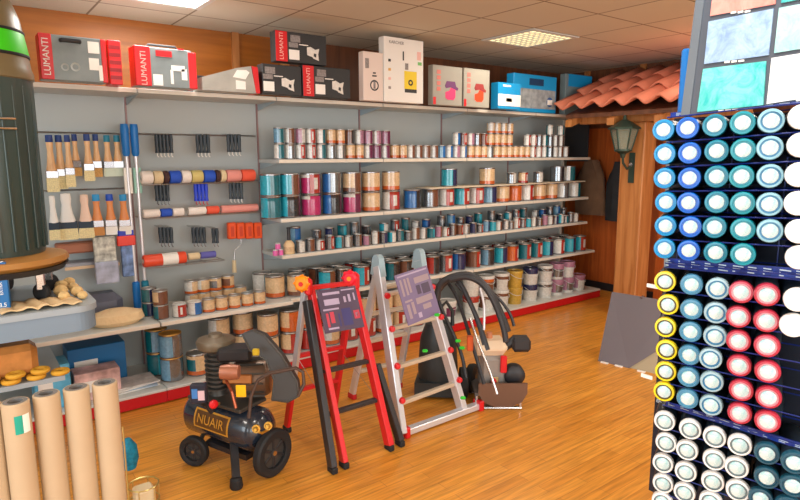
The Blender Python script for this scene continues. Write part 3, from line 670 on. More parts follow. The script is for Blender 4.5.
tag(MB().lathe([(.0455, 0), (.0455, .11)], whitel, 18, tr(aa, 4.43, zl3) @ rot('Y', PI/2)).build('paper_band'), 'white paper band around the long coral roller sleeve', 'paper band')
sleeve(188, 200, 262, .026, fl_e, 'short cream sleeve beside the long coral one', z=zl3); sleeve(200.5, 216, 262, .026, mat('fleece_lilac', (96, 96, 176), .7), 'short lilac blue sleeve beside the long coral one', z=zl3)
ledge(zl3-.05, 1.06, 1.62, 'wire ledge under the long coral sleeve')
# orange packs
for k in range(4):
    p = at(228+k*8.8, 223, y=4.5); tag(MB().box((0, 0, 0), (.066, .04, .13), mat('orange_pack', (236, 84, 20), .35), bev=.006).box((.02, -.001, .02), (.046, 0, .1), mat('orange_dark', (204, 56, 16), .4)).build('roller_pack'), f'{ORD[k] if k<3 else "rightmost"} of four orange packs hung below the rose sleeve', 'pack', 'orange packs').location = (p.x, 4.5, p.z-.13)
t = thing('paint_roller', 'wire-framed paint roller hanging diagonally below the orange packs', 'paint roller', (1.8, 4.55, .99))
MB().tube([(.02, 0, .04), (.02, 0, -.02), (-.04, -.01, -.06), (-.05, -.01, -.16)], .006, wire, 8).build('frame', t); MB().lathe([(0, 0), (.018, 0), (.015, .1), (0, .1)], fl_e, 12, tr(-.05, -.01, -.24)).build('handle', t)
# packages at (95..135, 232..290)
for (u0, u1, vt, vb, y, m, nm, lab, cat) in [
    (93, 117, 238, 262, 4.42, mat('pack_collage', (190, 190, 180), .5, var=.55, scale=26), 'blister_pack', 'multicoloured blister pack hanging under the orange brushes', 'pack'),
    (118, 134, 231, 236, 4.45, mat('royal_card', (16, 50, 190), .4), 'blue_pack', 'flat royal blue pack hanging under the orange brushes', 'pack'),
    (117, 136, 236.5, 245, 4.44, mat('scarlet_pack', (232, 60, 40), .4), 'red_pack', 'red pack hanging below the flat blue pack', 'pack'),
    (121, 135, 246, 276, 4.46, mat('pack_blue_white', (110, 140, 190), .5, var=.6, scale=18), 'tool_pack', 'pale pack with blue tool printed under the red pack', 'pack'),
    (95, 120, 263, 282, 4.38, mat('lilac_pack', (172, 180, 204), .35, var=.3, scale=14), 'plastic_pack', 'clear lilac plastic pack hung below the multicoloured pack', 'pack')]:
    a = at(u0, vt, y=y); b = at(u1, vb, y=y)
    t = tag(MB().box((0, 0, 0), (b.x-a.x, .03, a.z-b.z), m, bev=.005).build(nm), lab, cat, 'packs in the brush bay'); t.location = (a.x, y, b.z)
    MB().tube([((b.x-a.x)/2, .03, a.z-b.z-.02), ((b.x-a.x)/2, 4.655-y, a.z-b.z-.015)], .003, wire, 5).build('hook', t)

# ------------------------------------------------------------------ left part of fifth shelf and base shelf
tag(MB().lathe([(0, 0), (.1, 0), (.13, .03), (.12, .075), (.06, .1), (0, .105)], mat('fleece_cream2', (236, 206, 160), .95, bump=.8, scale=40), 24, Matrix.Diagonal((1.35, .9, 1, 1))).build('fleece_mitt'), 'cream fleece mitt in clear bag on shelf beside grey counter', 'mitt').location = (.80, 4.24, Z5+.001)
tag(MB().box((0, 0, 0), (.34, .2, .17), mat('slate_bag', (104, 108, 124), .4, var=.15, scale=8), bev=.05).build('storage_bag'), 'slate grey bag behind the cream fleece mitt', 'bag').location = (.55, 4.42, Z5+.001)
a = thing('magazine_stack', 'pile of white leaflets on base shelf left of gold-lidded cans', 'leaflets', (.86, 4.22, ZK))
for i in range(4): MB().box((-.15, -.1, .001+.009*i), (.15, .12, .009+.009*i), [whitel, mat('leaflet_blue', (170, 190, 210), .4), white, mat('leaflet_print', (214, 208, 204), .4, var=.25, scale=18)][i], rot('Z', [.1, -.12, .2, .02][i])).build('leaflet', a)
for nm, lab, cat, x0, y0, w, d, h, m in [
    ('carton', 'red and white printed carton on base shelf behind paper rolls', 'carton', .5, 4.12, .27, .16, .19, mat('redwhite_print', (222, 176, 172), .45, var=.55, scale=9)),
    ('carton', 'light blue carton on base shelf left of red and white carton', 'carton', .28, 4.12, .2, .2, .28, mat('sky_print', (96, 186, 226), .45, var=.3, scale=8)),
    ('carton', 'flat deep blue carton behind the red and white carton', 'carton', .5, 4.36, .36, .2, .29, mat('deep_blue_print', (24, 110, 170), .45))]:
    t = tag(MB().box((0, 0, 0), (w, d, h), m, bev=.004).build(nm), lab, cat, 'cartons on the base shelf'); t.location = (x0, y0, ZK+.001)
    MB().box((w*.1, -.0015, h*.3), (w*.5, 0, h*.7), whitel).build('printed_label', t)

# ------------------------------------------------------------------ grey counter with vacuum cleaner
CT = .95; cgrey = mat('counter_edge', (128, 148, 166), .45); ctop = mat('counter_top', (160, 172, 180), .35)
t = thing('counter', 'grey counter with rounded end in left foreground', 'counter', (0, 3.2, 0))
def rounded(x0, x1, y0, y1, r):
    P = [(x0, y0)]
    for i in range(9): q = -PI/2+PI/2*i/8; P.append((x1-r+r*math.cos(q), y0+r+r*math.sin(q)))
    for i in range(9): q = PI/2*i/8; P.append((x1-r+r*math.cos(q), y1-r+r*math.sin(q)))
    return P+[(x0, y1)]
MB().prism(rounded(-1.4, .53, 0, .74, .1), CT-.03, CT, ctop).build('worktop', t)
MB().prism(rounded(-1.4, .522, .008, .73, .1), CT-.125, CT-.03, cgrey).build('apron', t)
MB().prism([(-1.3, .1), (.36, .1), (.36, .68), (-1.3, .68)], .56, .585, ctop).build('lower_shelf', t)
for x in (-1.28, .0):
    for y in (.3, .63): MB().box((x, y, 0), (x+.035, y+.035, CT-.12), mat('leg_grey', (96, 104, 110), .4)).build('leg', t)
# brown pack + yellow rings on lower shelf
tag(MB().box((-.27, 0, 0), (.02, .16, .17), mat('brown_film', (206, 140, 76), .25, var=.2, scale=12), bev=.03).build('wrapped_pack'), 'brown film-wrapped pack on shelf under the grey counter', 'pack').location = (.24, 3.36, .586)
def torus(R, r, m, T, n=20, k=8):
    mb = MB(); pts = [T @ Vector((R*math.cos(2*PI*i/n), R*math.sin(2*PI*i/n), 0)) for i in range(n)]
    return mb.tube(pts, r, m, k, closed=True)
yel = mat('yellow_foam', (226, 170, 50), .7, bump=.4, scale=60)
for i, (x, y, z) in enumerate([(.0, 3.34, .0), (.12, 3.35, .0), (.24, 3.33, .0), (.36, 3.35, .0)]):
    pass
k = 0
for j in range(2):
    for i in range(4):
        x = .03+.105*i+(.02 if j else 0); 
        if j and i == 3: continue
        tag(torus(.032, .0125, yel, Matrix.Identity(4)).build('foam_ring'), ('lower ' if not j else 'upper ')+['yellow foam ring at left end of pile under counter', 'second yellow foam ring from left under counter', 'third yellow foam ring from left under counter', 'yellow foam ring at right end of pile under counter'][i], 'foam ring', 'yellow foam rings').location = (x, 3.33, .586+.0135+j*.0262)

# vacuum cleaner on counter
t = thing('vacuum_cleaner', 'tall grey-green drum vacuum cleaner with bright green band on counter', 'vacuum cleaner', (.145, 3.62, CT), -.2)
drum = mat('drum_grey_green', (54, 70, 66), .3); olive = mat('olive_head', (118, 104, 72), .35); lime = mat('lime_band', (60, 214, 14), .4); amber = mat('amber_base', (170, 118, 54), .4)
def vz(z): return .235+(z-.12)*1.14
def vp(P): return [(r*1.17, vz(z)) for r, z in P]
MB().lathe(vp([(0, .12), (.185, .12), (.19, .14), (.197, .6), (.2, .86), (.2, .88), (0, .88)]), drum, 44).build('drum', t)
rb = MB()
for i in range(24): rb.box((-.005, .222, vz(.15)), (.005, .2345, vz(.85)), drum, rot('Z', 2*PI*i/24), bev=.002)
rb.build('ribs', t)
MB().lathe(vp([(.2, .88), (.207, .885), (.207, .91), (.2, .93), (.194, .98)]), olive, 44).build('head_collar', t)
MB().lathe(vp([(.196, .98), (.196, .995), (.184, 1.08), (.18, 1.08)]), lime, 44).build('green_band', t)
for z, r in ((.982, .1975), (1.082, .185)): MB().lathe(vp([(r-.004, z-.008), (r+.002, z-.004), (r+.002, z+.004), (r-.004, z+.008)]), black, 44).build('black_ring', t)
MB().lathe(vp([(.182, 1.085), (.174, 1.14), (.15, 1.21), (.1, 1.265), (.05, 1.285), (0, 1.29)]), olive, 44).build('dome', t)
MB().beam((.0, -.247, vz(.93)), (.05, -.247, vz(.74)), .035, .02, mat('clip_blue', (110, 170, 200), .4), bev=.004).build('latch_clip', t)
MB().tube([(-.08, -.225, vz(.71)), (-.08, -.265, vz(.71)), (.17, -.21, vz(.71)), (.16, -.16, vz(.71))], .006, chrome, 8).build('holder_rail', t)
MB().tube([(-.08, -.225, vz(.67)), (-.08, -.265, vz(.67)), (.17, -.21, vz(.67)), (.16, -.16, vz(.67))], .006, chrome, 8).build('holder_rail', t)
MB().box((-.05, -.268, vz(.674)), (.03, -.252, vz(.70)), ct, bev=.003).build('blue_badge', t)
MB().lathe([(0, .18), (.30, .18), (.325, .20), (.315, .225), (.2, .245), (0, .245)], amber, 44).build('base_plate', t)
MB().lathe([(0, .15), (.30, .15), (.32, .18), (0, .18)], dark, 44).build('base_skirt', t)
for i, q in enumerate([-150, -95, -35, 30, 90, 150]):
    q = (q)*D2R; cx, cy = .24*math.cos(q), .24*math.sin(q)
    w = MB().lathe([(0, -.014), (.042, -.014), (.047, -.006), (.047, .006), (.042, .014), (0, .014)], black, 20, tr(cx, cy, .0475) @ rot('Z', .5+i) @ rot('X', PI/2))
    c = w.build('caster_wheel', t); MB().box((cx-.02, cy-.022, .06), (cx+.02, cy+.022, .155), chrome, bev=.005).build('caster_fork', c)
MB().lathe([(0, .23), (.016, .232), (.016, .25), (0, .254)], chrome, 14, tr(.06, -.27, -.01)).build('screw_cap', t)
# things on counter
p = at(0, 312, z=CT)
t = thing('carton', 'blue carton with white lettering on the grey counter', 'carton', (p.x-.06, p.y+.01, CT+.001), -.1)
bl = mat('carton_blue', (16, 104, 168), .4)
MB().box((-.06, 0, 0), (.105, .1, .235), bl, bev=.004).build('body', t)
MB().lathe([(0, .002), (.012, .002), (.012, 0)], whitel, 14, tr(.055, -.0005, .185) @ rot('X', PI/2)).build('printed_dot', t)
text_mesh('EXTRA', .02, whitel, 'lettering', t, (.075, -.001, .11), (0, 0, 1), (-1, 0, 0)); text_mesh('8.5', .028, whitel, 'lettering', t, (.075, -.001, .03), (1, 0, 0), (0, 0, 1))
cl = MB(); cloth = mat('chamois', (222, 190, 142), .8, var=.15, scale=14)
N = 16; vs = []; fs = []
for i in range(N+1):
    for j in range(7):
        vs.append((i/N*.34-.02*j/6, j/6*.2, .006+.02*abs(math.sin(i*.9+j*.2))*(1-abs(i/N-.5))))
for i in range(N):
    for j in range(6): fs.append([i*7+j, (i+1)*7+j, (i+1)*7+j+1, i*7+j+1])
cl.add(vs, fs, cloth, True); o = cl.build('chamois_cloth'); sm = o.modifiers.new('thick', 'SOLIDIFY'); sm.thickness = .005
tag(o, 'folded beige chamois cloth lying on the grey counter', 'cloth'); o.location = (.12, 3.235, CT+.002)
sponge = mat('natural_sponge', (226, 190, 130), .95, var=.25, scale=30, bump=1.)
SP = [(.40, 3.5, .035, 'nearest the caster wheel'), (.47, 3.45, .03, 'at the rounded counter end'), (.42, 3.62, .035, 'in the middle of the group'), (.38, 3.75, .034, 'at the back left of the group'), (.47, 3.72, .032, 'at the back right of the group'), (.47, 3.58, .028, 'small and right of the middle one'), (.40, 3.39, .027, 'small and nearest the cloth'), (.48, 3.36, .024, 'smallest, at the counter front corner')]
for i, (x, y, r, lab) in enumerate(SP):
    m = MB(); m.lathe([(0, 0)]+[(r*math.sin(PI*k/8)*(1+.05*math.sin(k*2+i)), r*.9-r*.9*math.cos(PI*k/8)) for k in range(1, 8)]+[(0, r*1.8)], sponge, 11)
    tag(m.build('sponge'), 'natural sponge on grey counter, '+lab, 'sponge', 'natural sponges on the counter').location = (x, y, CT+.001)
# tray seen behind sponges, on fifth-shelf bay hooks
tag(MB().box((0, 0, 0), (.34, .16, .03), mat('tray_grey', (156, 160, 172), .4), bev=.008).box((.0, -.012, -.012), (.34, 0, .008), mat('tray_lip', (226, 196, 160), .5)).build('paint_tray'), 'grey paint tray with pale lip hung low in the brush bay', 'paint tray').location = (.55, 4.49, .93)
tag(MB().box((0, 0, 0), (.3, .12, .07), mat('terracotta_pack', (176, 112, 84), .6), bev=.01).build('refill_pack'), 'reddish brown pack hung above the grey paint tray', 'pack').location = (.52, 4.535, 1.02)

# ------------------------------------------------------------------ paper rolls
kraft = mat('kraft_paper', (190, 166, 134), .6, var=.05, scale=6); tubein = mat('roll_end', (120, 118, 116), .7)
for i, (u, v) in enumerate([(-14, 400), (15, 397), (46, 389), (76, 383), (104.5, 378)]):
    p = at(u, v+4, z=.9); t = thing('paper_roll', ['brown paper roll cut off by the left edge', 'brown paper roll with green and white sticker', 'brown paper roll right of the stickered one', 'brown paper roll second from right of the group', 'rightmost brown paper roll of the group'][i], 'paper roll', (p.x, p.y, 0), 0, 'standing paper rolls')
    r = .0405
    MB().lathe([(0, 0), (r, 0), (r, .897), (r-.003, .9), (.022, .9)], kraft, 28, ).build('paper', t)
    MB().lathe([(.022, .9), (.022, .85), (0, .85)], tubein, 20).build('core', t); MB().lathe([(.0225, .9005), (r-.006, .9005)], tubein, 28).build('end_face', t)
    if i == 1:
        s = MB()
        for k in range(6):
            q0, q1 = (-104+k*11)*D2R, (-93+k*11)*D2R; m = mat('sticker_green', (20, 160, 140), .4) if k < 3 else whitel
            s.add([(r*1.01*math.cos(q), r*1.01*math.sin(q), z) for q, z in ((q0, .80), (q1, .80), (q1, .862), (q0, .862))], [[0, 1, 2, 3]], m)
        s.build('sticker', t)
# wire bin with goods behind rolls
t = thing('wire_stand', 'small wire stand with cream base beside the paper rolls', 'stand', (.60, 2.88, 0))
m = MB()
for z in (.02, .1): m.tube([(.07*math.cos(q*PI/6), .07*math.sin(q*PI/6), z) for q in range(12)], .004, mat('brass_wire', (214, 190, 120), .3, .8), 5, closed=True)
for q in range(6): m.tube([(.07*math.cos(q*PI/3), .07*math.sin(q*PI/3), .02), (.07*math.cos(q*PI/3), .07*math.sin(q*PI/3), .1)], .003, MATS['brass_wire'], 5)
m.tube([(-.07, .0, .0), (-.07, 0, .42)], .004, MATS['brass_wire'], 6); m.build('wire_frame', t)
MB().box((-.045, -.045, 0.0), (.045, .045, .085), mat('cream_block', (226, 204, 164), .7), bev=.01).build('cream_block', t)
tag(MB().lathe([(0, 0), (.03, .008), (.045, .06), (.04, .12), (.015, .16), (0, .162)], mat('teal_yarn', (10, 120, 150), .8, bump=.8, scale=50, var=.3), 18).build('twine_ball'), 'blue ball of twine hanging beside the rightmost paper roll', 'twine').location = (.555, 2.93, .17)

# ------------------------------------------------------------------ air compressor
t = thing('air_compressor', 'black air compressor on wheels with horizontal tank', 'air compressor', (1.1, 3.0, 0))
O = Vector((1.1, 3.0, 0)); navy = mat('tank_navy', (34, 42, 54), .22, coat=.5); gun = mat('gunmetal', (74, 72, 68), .4, .3); brass = mat('brass', (210, 170, 80), .3, .8)
ca, cb = Vector((1.00, 3.25, .245)), Vector((1.185, 2.80, .235)); ax = (cb-ca).normalized(); Lk = (cb-ca).length
side = Vector((ax.y, -ax.x, 0)).normalized(); 
if side.x > 0: side = -side
def frame(o, z, xx):
    z = Vector(z).normalized(); x = Vector(xx); x = (x-z*x.dot(z)).normalized(); y = z.cross(x)
    T = Matrix((x, y, z)).transposed().to_4x4(); T.translation = Vector(o); return T
Tt = frame(ca-O, ax, (0, 0, 1)); rt = .118
MB().lathe([(0, -.045), (.05, -.04), (.09, -.02), (rt, .02), (rt, Lk-.02), (.09, Lk+.02), (.05, Lk+.04), (0, Lk+.045)], navy, 36, Tt).build('tank', t)
# curved yellow-framed label on camera side of tank
def curved(z0, z1, a0, a1, rr, m, nm, n=8):
    s = MB(); 
    for k in range(n):
        q0 = (a0+(a1-a0)*k/n)*D2R; q1 = (a0+(a1-a0)*(k+1)/n)*D2R
        s.add([(rr*math.cos(q), rr*math.sin(q), z) for q, z in ((q0, z0), (q1, z0), (q1, z1), (q0, z1))], [[0, 1, 2, 3]], m, True, Tt)
    return s.build(nm, t)
yb = (Tt.to_3x3() @ Vector((0, 1, 0))).dot(side); sg = 1 if yb > 0 else -1
curved(.10, .36, sg*50, sg*102, rt+.0012, mat('label_gold', (196, 140, 50), .4), 'label_border'); curved(.112, .348, sg*55, sg*97, rt+.0022, mat('label_brown', (92, 62, 32), .4), 'label')
q = sg*76*D2R; nrm = Tt.to_3x3() @ Vector((math.cos(q), math.sin(q), 0)); pc = Tt @ Vector((math.cos(q)*(rt+.006), math.sin(q)*(rt+.006), .23))
upd = nrm.cross(ax) if nrm.cross(ax).z > 0 else -nrm.cross(ax)
rd = ax if ax.cross(upd).dot(nrm) > 0 else -ax
text_mesh('NUAIR', .07, mat('label_gold', (196, 140, 50), .4), 'lettering', t, pc, rd, upd, .95)
def wheel(c, axd, r, w, lab='wheel', parent=None):
    T = frame(Vector(c)-O, axd, (0, 0, 1))
    wo = MB().lathe([(r*.62, -w*.4), (r*.7, -w/2), (r*.92, -w/2), (r, -w*.3), (r, w*.3), (r*.92, w/2), (r*.7, w/2), (r*.62, w*.4), (r*.62, -w*.4)], black, 32, T).build(lab, t)
    MB().lathe([(0, w*.3), (r*.16, w*.3), (r*.18, w*.12), (r*.62, w*.05), (r*.62, -w*.2), (0, -w*.2)], mat('hub_grey', (58, 56, 54), .5), 28, T).build('hub', wo)
    sp = MB()
    for i in range(6): sp.box((r*.14, -.008, w*.08), (r*.64, .008, w*.2), dark, T @ rot('Z', i*PI/3), bev=.002)
    sp.build('spokes', wo); MB().lathe([(0, w*.42), (r*.09, w*.4), (r*.1, w*.28)], mat('hub_cap', (176, 120, 60), .4, .5), 14, T).build('hub_cap', wo)
    return wo
wheel((1.215, 2.735, .128), (.35, -.93, 0), .128, .05)
wheel((.915, 3.09, .085), (-.75, -.6, 0), .085, .045)
pA = Vector((1.01, 2.735, 0))-O
MB().lathe([(0, 0), (.03, 0), (.034, .01), (.03, .05), (.02, .06), (0, .06)], black, 16, Matrix.Translation(pA)).build('rubber_foot', t)
MB().beam(pA+Vector((0, 0, .055)), Vector((1.06, 2.88, .17))-O, .04, .02, dark).build('foot_bracket', t)
MB().tube([Vector((.93, 3.09, .09))-O, Vector((1.0, 3.16, .15))-O], .012, gun, 8).build('axle', t)
MB().beam(Vector((1.02, 3.10, .115))-O, Vector((1.14, 2.83, .10))-O, .09, .03, dark).build('lower_tray', t)
# platform, motor, cylinder, guard
MB().box((-.085, -.02, .0), (.085, .02, 0), gun)
Tm = frame(Vector((1.09, 3.03, .355))-O, (0, 0, 1), side)
MB().box((-.1, -.2, 0), (.1, .2, .02), gun, Tm, bev=.004).build('platform', t)
# cylinder with cooling fins (rear-left), filter dish on top
c0 = Vector((1.07, 3.10, .375))-O; prof = [(0, 0), (.05, 0)]
for i in range(8): z = .03+i*.026; prof += [(.045, z), (.066, z+.004), (.066, z+.012), (.045, z+.016)]
prof += [(.05, .25), (0, .25)]
MB().lathe(prof, gun, 24, Matrix.Translation(c0)).build('cylinder', t)
MB().lathe([(0, .25), (.06, .25), (.1, .27), (.106, .3), (.1, .315), (.04, .33), (.035, .345), (0, .35)], mat('filter_bronze', (112, 98, 78), .4, .3), 32, Matrix.Translation(c0)).build('air_filter', t)
m0 = Vector((1.2, 2.93, .49))-O
MB().lathe([(0, -.11), (.07, -.105), (.095, -.08), (.1, .08), (.085, .1), (0, .105)], mat('motor_bronze', (116, 94, 78), .35, .5), 28, frame(m0, (.85, -.5, 0), (0, 0, 1))).build('motor', t)
fn = MB()
for i in range(12): fn.box((.096, -.004, -.07), (.108, .004, .07), gun, frame(m0, (.85, -.5, 0), (0, 0, 1)) @ rot('Z', i*PI/6))
fn.build('motor_fins', t)
MB().box((-.09, -.07, 0), (.09, .07, .07), dark, frame(Vector((1.13, 2.97, .60))-O, (0, 0, 1), (.85, -.5, 0)), bev=.015).build('shroud', t)
MB().box((-.075, -.012, 0), (.075, .012, .05), mat('copper_strip', (180, 120, 70), .3, .6), frame(Vector((1.09, 2.865, .5))-O, (.15, .12, 1), (.85, -.5, 0)), bev=.006).build('cooling_plate', t)
# big belt guard plate, slanting down to the right, behind motor
gp = [(242, 334), (252, 330), (264, 335), (282, 356), (297, 382), (299, 396), (288, 402), (272, 400), (274, 380), (266, 360), (250, 350)]
G = [at(u, v, D=3.0)-O for u, v in gp]; Gd = F*.07
gm = MB(); n = len(G); cen = [g+Gd for g in G]
gm.add(G+cen, [list(range(n)), list(range(n, 2*n))[::-1]]+[[i, (i+1) % n, n+(i+1) % n, n+i] for i in range(n)], mat('guard_dark', (56, 54, 52), .45))
gm.build('belt_guard', t)
MB().tube([g+F*-.002 for g in G], .005, gun, 6, closed=True).build('guard_rim', t)
# carry handle
H = [at(u, v, D=2.86)-O for u, v in [(249, 418), (251, 396), (258, 380), (270, 373), (296, 368), (303, 372), (304, 384), (298, 396)]]
MB().tube(H, .009, mat('handle_brown', (70, 52, 44), .4), 8).build('handle', t)
p = at(241, 391, D=2.84)-O; MB().box((-.024, -.004, -.03), (.024, .004, .03), mat('warning_yellow', (250, 190, 20), .4), frame(p, (0, 0, 1), R_), bev=.002).build('warning_label', t)
p = at(199, 393, D=2.98)-O
gb = MB().box((-.04, -.02, -.05), (.04, .02, .05), mat('box_dark', (40, 44, 60), .4), frame(p, (0, 0, 1), (.8, -.5, 0)), bev=.006).build('switch_box', t)
MB().box((-.03, -.024, -.02), (-.002, -.019, .03), mat('decal_blue', (70, 130, 200), .4), frame(p, (0, 0, 1), (.8, -.5, 0))).build('blue_decal', gb)
MB().box((.0, -.024, -.03), (.032, -.019, .02), mat('decal_pale', (220, 190, 200), .4), frame(p, (0, 0, 1), (.8, -.5, 0))).build('pale_decal', gb)
MB().tube([p+Vector((.0, .0, -.05)), at(206, 404, D=3.05)-O, at(212, 412, D=3.08)-O], .015, dark, 8).build('switch_bracket', t)
p = at(214, 404, D=2.95)-O; MB().lathe([(0, .03), (.014, .028), (.022, .015), (.022, 0), (0, 0)], redp, 18, frame(p, -F, (0, 0, 1))).build('red_knob', t)
MB().tube([p, p+F*.08-Vector((0, 0, .02))], .007, brass, 8).build('valve_stem', t)
for u, v in ((256, 429), (268, 426)):
    p = at(u, v, D=2.84)-O; MB().lathe([(0, .02), (.008, .02), (.013, .01), (.013, 0), (.02, 0), (.02, -.01)], brass, 14, frame(p, -F, (0, 0, 1))).build('brass_valve', t)
MB().tube([at(256, 431, D=2.86)-O, at(262, 433, D=2.9)-O, at(269, 429, D=2.86)-O], .007, brass, 6).build('valve_pipe', t)
MB().tube([at(222, 372, D=2.98)-O, at(232, 392, D=2.9)-O, at(236, 408, D=2.9)-O], .008, mat('copper_pipe', (170, 90, 60), .3, .6), 8).build('copper_pipe', t)
MB().lathe([(0, -.05), (.035, -.045), (.04, 0), (.035, .045), (0, .05)], mat('muffler', (170, 110, 84), .35, .3), 18, frame(at(230, 372, D=2.92)-O, R_, (0, 0, 1))).build('intake_box', t)
p = at(256, 352, D=2.92)-O; MB().box((-.016, -.01, -.016), (.016, .01, .016), mat('dim_yellow', (190, 160, 30), .4), frame(p, (0, 0, 1), R_), bev=.003).build('yellow_clip', t)

# ------------------------------------------------------------------ ladders
def lerp(a, b, f): return Vector(a)+(Vector(b)-Vector(a))*f
lred = mat('ladder_red', (214, 30, 36), .35); lblk = mat('ladder_black', (44, 42, 44), .4)
t = thing('step_ladder', 'red and black folding ladder with yellow and red hinge knobs', 'ladder', (1.7, 2.85, 0)); O = Vector((1.7, 2.85, 0))
AL, AR = Vector((1.505, 2.87, .955))-O, Vector((1.815, 2.87, .945))-O
FLb, FLr = Vector((1.478, 2.565, 0))-O, Vector((1.555, 2.572, 0))-O; FRr, FRb = Vector((1.865, 2.58, 0))-O, Vector((1.945, 2.584, 0))-O
RL, RR = Vector((1.50, 3.15, 0))-O, Vector((1.83, 3.15, 0))-O
MB().beam(FLb+Vector((0, 0, .03)), lerp(FLb, AL, .93), .034, .06, lblk, bev=.004).build('outer_rail', t)
MB().beam(FRb+Vector((0, 0, .03)), lerp(FRb, AR, .5), .032, .06, lblk, bev=.004).build('outer_rail', t)
MB().beam(FLr+Vector((0, 0, .03)), AL+Vector((.032, 0, 0)), .03, .055, lred, bev=.004).build('front_rail', t)
MB().beam(FRr+Vector((0, 0, .03)), AR, .036, .06, lred, bev=.004).build('front_rail', t)
MB().beam(RL+Vector((0, 0, .03)), lerp(RL, AL, .42), .026, .05, lred, bev=.004).beam(lerp(RL, AL, .42), AL, .024, .045, alu, bev=.004).build('rear_rail', t)
MB().beam(RR+Vector((0, 0, .03)), AR, .026, .05, lred, bev=.004).build('rear_rail', t)
for p in (FLb, FLr, FRr, FRb, RL, RR): MB().box((p.x-.018, p.y-.032, 0), (p.x+.018, p.y+.032, .036), black, bev=.006).build('rubber_foot', t)
for f, a, b in ((.30, FLr, FRr), (.53, FLr, FRr)): MB().beam(lerp(a, AL, f), lerp(b, AR, f), .035, .022, lblk, side=(0, 1, 0), bev=.003).build('rung', t)
for f in (.30, .55): MB().beam(lerp(RL, AL, f), lerp(RR, AR, f), .035, .022, lred, side=(0, 1, 0), bev=.003).build('rung', t)
MB().beam(AL+Vector((0, -.01, .0)), AR+Vector((0, -.01, .0)), .04, .022, lred, side=(0, 1, 0), bev=.003).build('top_bar', t)
MB().tube([lerp(FLr, AL, .30), lerp(RL, AL, .55)], .002, wire, 4).build('brace_wire', t); MB().tube([lerp(FRr, AR, .3), lerp(RR, AR, .5)], .002, wire, 4).build('brace_wire', t)
knoby = mat('knob_orange', (255, 150, 20), .35); knobr = mat('knob_red', (236, 20, 50), .35)
for c, m, sx in ((AL, knoby, -1), (AR, knobr, -1)):
    h = MB().box((-.012, -.05, -.04), (.028, .05, .06), lred, Matrix.Translation(c), bev=.014).build('hinge', t)
    T = frame(c+Vector((-.012, -.0, .03)), (-.75, -.66, 0), (0, 0, 1))
    k = MB().lathe([(0, .035), (.03, .035), (.042, .025), (.046, .01), (.04, -.01), (0, -.01)], m, 24, T).build('hinge_knob', h)
    g = MB()
    for i in range(8): g.box((.04, -.006, -.002), (.05, .006, .026), m, T @ rot('Z', i*PI/4), bev=.003)
    g.lathe([(0, .04), (.012, .04), (.014, .034)], lred if m is knoby else knoby, 12, T); g.build('knob_grips', k) if False else None
    gg = g.build('knob_ridge', t)
# label board between front rails
def board_on(t, A, B, C_, Dd, nm, m, th=.006):
    n = (B-A).cross(Dd-A).normalized(); 
    if n.y > 0: n = -n
    s = MB(); V = [A, B, C_, Dd]; s.add([v for v in V]+[v+n*th for v in V], [[0, 3, 2, 1], [4, 5, 6, 7], [0, 1, 5, 4], [1, 2, 6, 5], [2, 3, 7, 6], [3, 0, 4, 7]], m)
    return s.build(nm, t), n
def onface(A, B, Dd, n, x0, x1, y0, y1, m, nm, t, off=.0068):
    X = B-A; Y = Dd-A; P = [A+X*x+Y*y+n*off for x, y in ((x0, y0), (x1, y0), (x1, y1), (x0, y1))]
    s = MB(); s.add(P+[p+n*.0006 for p in P], [[0, 1, 2, 3], [4, 5, 6, 7]], m); return s.build(nm, t)
off = Vector((0, -.036, 0))
P = [at(u, v, D=dd)-O for u, v, dd in ((325, 334, 2.96), (364, 327, 3.1), (358, 284, 3.16), (316, 291, 3.03))]
A, B, C_, Dd = P; C_ = B+Dd-A
bd, n = board_on(t, A, B, C_, Dd, 'label_board', mat('label_purple_grey', (78, 64, 86), .4)); n = n
li = mat('label_lilac', (176, 160, 186), .5); lp = mat('label_pink_red', (190, 60, 80), .5); 
for x0, x1, y0, y1, m in [(.12, .55, .86, .92, li), (.12, .5, .62, .76, li), (.62, .68, .64, .78, li), (.74, .8, .64, .82, li), (.88, .92, .66, .84, li), (.06, .45, .5, .54, li), (.1, .16, .12, .44, lp), (.2, .3, .2, .46, lp), (.1, .36, .06, .1, li), (.4, .44, .1, .4, mat('label_navy', (60, 56, 110), .5)), (.5, .74, .1, .5, MATS['label_navy'] if 'label_navy' in MATS else li), (.8, .95, .22, .42, lp), (.84, .91, .27, .37, li), (.6, .95, .92, .95, li)]:
    onface(A, B, Dd, n, x0, x1, y0, y1, m, 'printed_mark', bd)

t = thing('step_ladder', 'silver aluminium folding ladder with red knobs and wide stabiliser bar', 'ladder', (2.3, 2.95, 0)); O = Vector((2.3, 2.95, 0))
AL, AR = Vector((2.07, 2.97, 1.0))-O, Vector((2.40, 2.97, 1.005))-O
FL, FR = Vector((2.0, 2.64, .035))-O, Vector((2.53, 2.68, .035))-O; RL, RR = Vector((2.09, 3.33, 0))-O, Vector((2.47, 3.3, 0))-O
pw = mat('ladder_paint_white', (222, 222, 226), .35, .3)
MB().beam(FL, AL, .042, .07, alu, bev=.004).build('front_rail', t); MB().beam(FR, AR, .042, .07, alu, bev=.004).build('front_rail', t)
MB().beam(RL+Vector((0, 0, .03)), AL, .026, .055, alu, bev=.004).build('rear_rail', t); MB().beam(RR+Vector((0, 0, .03)), AR, .026, .055, alu, bev=.004).build('rear_rail', t)
for p in (RL, RR): MB().box((p.x-.018, p.y-.035, 0), (p.x+.018, p.y+.035, .04), mat('foot_red', (190, 24, 34), .5), bev=.005).build('rubber_foot', t)
tanr = mat('rung_beige', (206, 190, 168), .4, .2)
